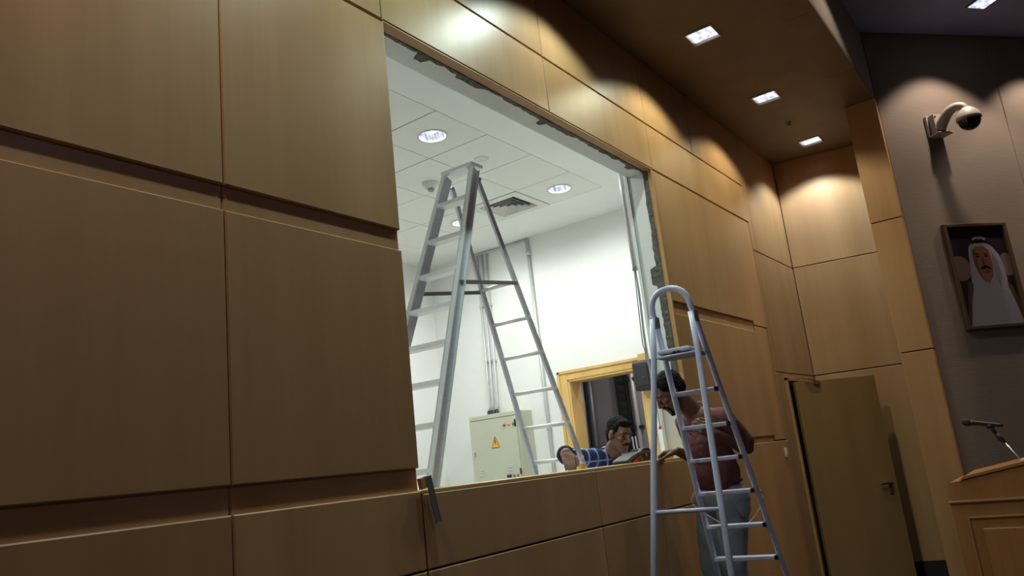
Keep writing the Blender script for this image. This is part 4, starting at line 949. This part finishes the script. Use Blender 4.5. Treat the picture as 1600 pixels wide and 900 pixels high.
B.chain([lsh, nek + V((0, 0, -0.02)), rsh], [0.052, 0.06, 0.052]); P = head_into(B, hc, HA, 0.96)
B.cone(nek + V((0.01, 0, -0.02)), P(-0.025, 0, -0.045), 0.060, 0.054); B.cone(nek, P(0.0, 0, -0.06), 0.05, 0.045)
B.chain([lsh, lsh.lerp(lel, 0.5), lel, lel.lerp(lwr, 0.3), lwr], [0.050, 0.043, 0.036, 0.039, 0.026]); B.chain([rsh, rsh.lerp(rel, 0.5), rel, rel.lerp(rwr, 0.3), rwr], [0.050, 0.043, 0.036, 0.039, 0.026])
B.hand(lwr, (-0.80, 0.36, 0.44), (0.1, 0.9, -0.3), (0.1, -0.3, 0.9), 0.95, (0.7, 0.9, 0.5)); B.hand(rwr, (-0.25, 0.95, 0.02), (0, 0, -1), (-1, -0.2, 0.1), 0.95, (0.55, 1.05, 0.8))
for hp, kn, an_ in ((lhp, lkn, lan), (rhp, rkn, ran)):
    B.chain([hp, hp.lerp(kn, 0.45), kn, kn.lerp(an_, 0.3), an_], [0.082, 0.072, 0.052, 0.050, 0.036]); B.chain([an_ - V((0, 0, 0.04)), an_ + F * 0.16 - V((0, 0, 0.055))], [0.036, 0.028])
B.done('body', 0.0045, 4, 'skin_a', pa)
head_parts(pa, P, HA, 0.96, 'short', True)
B = Blob()
B.ell(pel + V((-0.02, 0, 0.13)), AX, (0.122, 0.168, 0.13)); B.ell(pel + V((-0.008, 0, 0.085)), AX, (0.128, 0.172, 0.035)); B.ell(pel.lerp(che, 0.55), AX, (0.115, 0.155, 0.17)); B.ell(che, AX, (0.120, 0.165, 0.155))
B.chain([lsh, nek + V((0, 0, -0.045)), rsh], [0.062, 0.070, 0.062]); B.ell(nek + V((0.03, 0, -0.06)), AX, (0.09, 0.11, 0.07))
B.chain([lsh, lsh.lerp(lel, 0.4), lsh.lerp(lel, 0.78)], [0.060, 0.064, 0.064]); B.chain([rsh, rsh.lerp(rel, 0.4), rsh.lerp(rel, 0.70)], [0.060, 0.062, 0.060])
sh = B.done('polo_shirt', 0.007, 5, 'maroon', pa, fold(14, 0.006))
B = Blob(); ck = nek + V((0.015, 0, 0.0)); nd = (P(-0.025, 0, -0.045) - ck).normalized(); _, ns, nu = frame_of(nd)
ring = [ck + nd * 0.012 + (ns * math.cos(a) + nu * math.sin(a)) * 0.064 for a in [2 * PI * i / 14 for i in range(15)]]
B.chain(ring, [0.012] * 15, 8); B.done('collar', 0.004, 2, 'maroon', sh)
bm = new(); fr = P(0.0, 0, -0.06); pp = [che + F * 0.125 + V((0, 0, z)) for z in (0.11, 0.05, -0.01)]
for q in pp: lathe(bm, q + F * -0.008, F, [(0, 0.006), (0.004, 0.006), (0.005, 0)], 10)
obj('button', bm, 'hole', sh)
B = Blob()
B.ell(pel + V((0, 0, 0.0)), AX, (0.116, 0.158, 0.135))
for hp, kn, an_ in ((lhp, lkn, lan), (rhp, rkn, ran)):
    B.chain([hp + V((0, 0, -0.02)), hp.lerp(kn, 0.5), kn, kn.lerp(an_, 0.5), an_ + V((0, 0, 0.0))], [0.100, 0.088, 0.074, 0.070, 0.066])
tr = B.done('jeans', 0.008, 4, 'denim', pa, fold(16, 0.006))
for hp, s in ((lhp, 1), (rhp, -1)):
    B = Blob(); q = hp + L * s * 0.055 + V((0, 0, -0.06)) - F * 0.0; B.ell(q + L * s * 0.028, AX, (0.055, 0.012, 0.07)); B.done('pocket', 0.006, 2, 'denim', tr)
for an_ in (lan, ran):
    B = Blob(); B.chain([V((an_.x, an_.y, 0.047)) - F * 0.03, V((an_.x, an_.y, 0.042)) + F * 0.10, V((an_.x, an_.y, 0.036)) + F * 0.17], [0.046, 0.041, 0.034]); B.done('shoe', 0.006, 3, 'shoe', pa)

# --- man in plaid, crouching behind the sill inside the white room
pb = empty('person', (4.70, 2.80, 0.0), 'man in blue plaid shirt leaning on the sill from inside the white room', 'person')
F, L, U = basis((-0.16, -0.98, 0.0)); AX = (F, L, U)
pel, che, nek = V((4.77, 2.86, 0.67)), V((4.68, 2.66, 0.99)), V((4.645, 2.575, 1.15))
lsh, rsh = V((4.80, 2.540, 1.10)), V((4.50, 2.610, 1.145)); lel, rel = V((4.70, 2.42, 0.90)), V((4.225, 2.665, 1.178)); lwr, rwr = V((4.46, 2.38, 1.05)), V((3.955, 2.478, 1.192))
hc = V((4.578, 2.452, 1.272))
lhp, rhp = V((4.84, 2.84, 0.62)), V((4.70, 2.87, 0.62)); lkn, rkn = V((5.00, 2.53, 0.50)), V((4.82, 2.47, 0.50)); lan, ran = V((5.04, 2.76, 0.09)), V((4.86, 2.74, 0.09))
yaw = math.radians(-113); pit = math.radians(-14)
hf = V((math.cos(yaw) * math.cos(pit), math.sin(yaw) * math.cos(pit), math.sin(pit))); HA = basis(hf, (0.10, 0.0, 1.0))
B = Blob()
B.ell(pel, AX, (0.10, 0.145, 0.12)); B.ell(pel.lerp(che, 0.5), AX, (0.092, 0.13, 0.17)); B.ell(che, AX, (0.105, 0.15, 0.14))
B.chain([lsh, nek + V((0, 0, -0.02)), rsh], [0.052, 0.06, 0.052]); P = head_into(B, hc, HA, 0.90)
B.cone(nek + V((0.0, 0.01, -0.03)), P(-0.025, 0, -0.045), 0.060, 0.052); B.cone(nek, P(0.0, 0, -0.06), 0.05, 0.043)
B.chain([lsh, lsh.lerp(lel, 0.5), lel, lel.lerp(lwr, 0.3), lwr], [0.050, 0.043, 0.036, 0.039, 0.026]); B.chain([rsh, rsh.lerp(rel, 0.5), rel, rel.lerp(rwr, 0.3), rwr], [0.050, 0.043, 0.038, 0.041, 0.029])
B.hand(rwr, (-0.66, -0.50, -0.50), (0.25, -0.1, -0.9), (0.55, -0.75, 0.1), 0.93, (0.30, 0.30, 0.2)); B.hand(lwr, (-0.80, -0.45, 0.25), (0, -0.3, -0.9), (-0.5, 0.8, 0.2), 0.95, (0.35, 0.5, 0.4))
for hp, kn, an_ in ((lhp, lkn, lan), (rhp, rkn, ran)):
    B.chain([hp, hp.lerp(kn, 0.45), kn, kn.lerp(an_, 0.3), an_], [0.082, 0.072, 0.052, 0.050, 0.036]); B.chain([an_ - V((0, 0, 0.045)), an_ + F * 0.16 - V((0, 0, 0.058))], [0.034, 0.028])
B.done('body', 0.0045, 4, 'skin_b', pb)
head_parts(pb, P, HA, 0.90, 'full', False)
B = Blob()
B.ell(pel + V((-0.01, -0.03, 0.10)), AX, (0.125, 0.165, 0.14)); B.ell(pel.lerp(che, 0.55), AX, (0.118, 0.155, 0.17)); B.ell(che, AX, (0.125, 0.168, 0.145))
B.chain([lsh, nek + V((0, 0.01, -0.045)), rsh], [0.064, 0.070, 0.064]); B.ell(nek + V((0, 0.03, -0.05)), AX, (0.09, 0.11, 0.065))
B.chain([lsh, lsh.lerp(lel, 0.5), lel, lel.lerp(lwr, 0.6)], [0.062, 0.056, 0.052, 0.046]); B.chain([rsh, rsh.lerp(rel, 0.5), rel, rel.lerp(rwr, 0.42)], [0.062, 0.055, 0.053, 0.051])
sh = B.done('plaid_shirt', 0.007, 5, 'plaid', pb, fold(13, 0.005))
B = Blob(); B.chain([rel.lerp(rwr, 0.36), rel.lerp(rwr, 0.50)], [0.054, 0.055]); B.done('cuff', 0.005, 2, 'dark_t', sh)
B = Blob(); ck = nek + V((0.0, 0.0, 0.0)); nd = (P(-0.025, 0, -0.045) - ck).normalized(); _, ns, nu = frame_of(nd)
ring = [ck + nd * (0.008) + (ns * math.cos(a) + nu * math.sin(a)) * 0.066 for a in [2 * PI * i / 14 for i in range(15)]]
B.chain(ring, [0.013] * 15, 8); B.done('collar', 0.004, 2, 'plaid', sh)
B = Blob(); B.ell(nek + F * 0.045 + V((0, 0, -0.045)), AX, (0.055, 0.06, 0.065)); B.done('undershirt', 0.006, 2, 'dark_t', pb)
B = Blob(); B.ell(pel, AX, (0.118, 0.158, 0.13))
for hp, kn, an_ in ((lhp, lkn, lan), (rhp, rkn, ran)): B.chain([hp, hp.lerp(kn, 0.5), kn, kn.lerp(an_, 0.5), an_], [0.098, 0.086, 0.070, 0.066, 0.060])
B.done('trousers', 0.009, 3, 'trouser', pb)
for an_ in (lan, ran):
    B = Blob(); B.chain([V((an_.x, an_.y, 0.047)) - F * 0.03, V((an_.x, an_.y, 0.042)) + F * 0.10, V((an_.x, an_.y, 0.036)) + F * 0.17], [0.046, 0.041, 0.034]); B.done('shoe', 0.006, 3, 'shoe', pb)
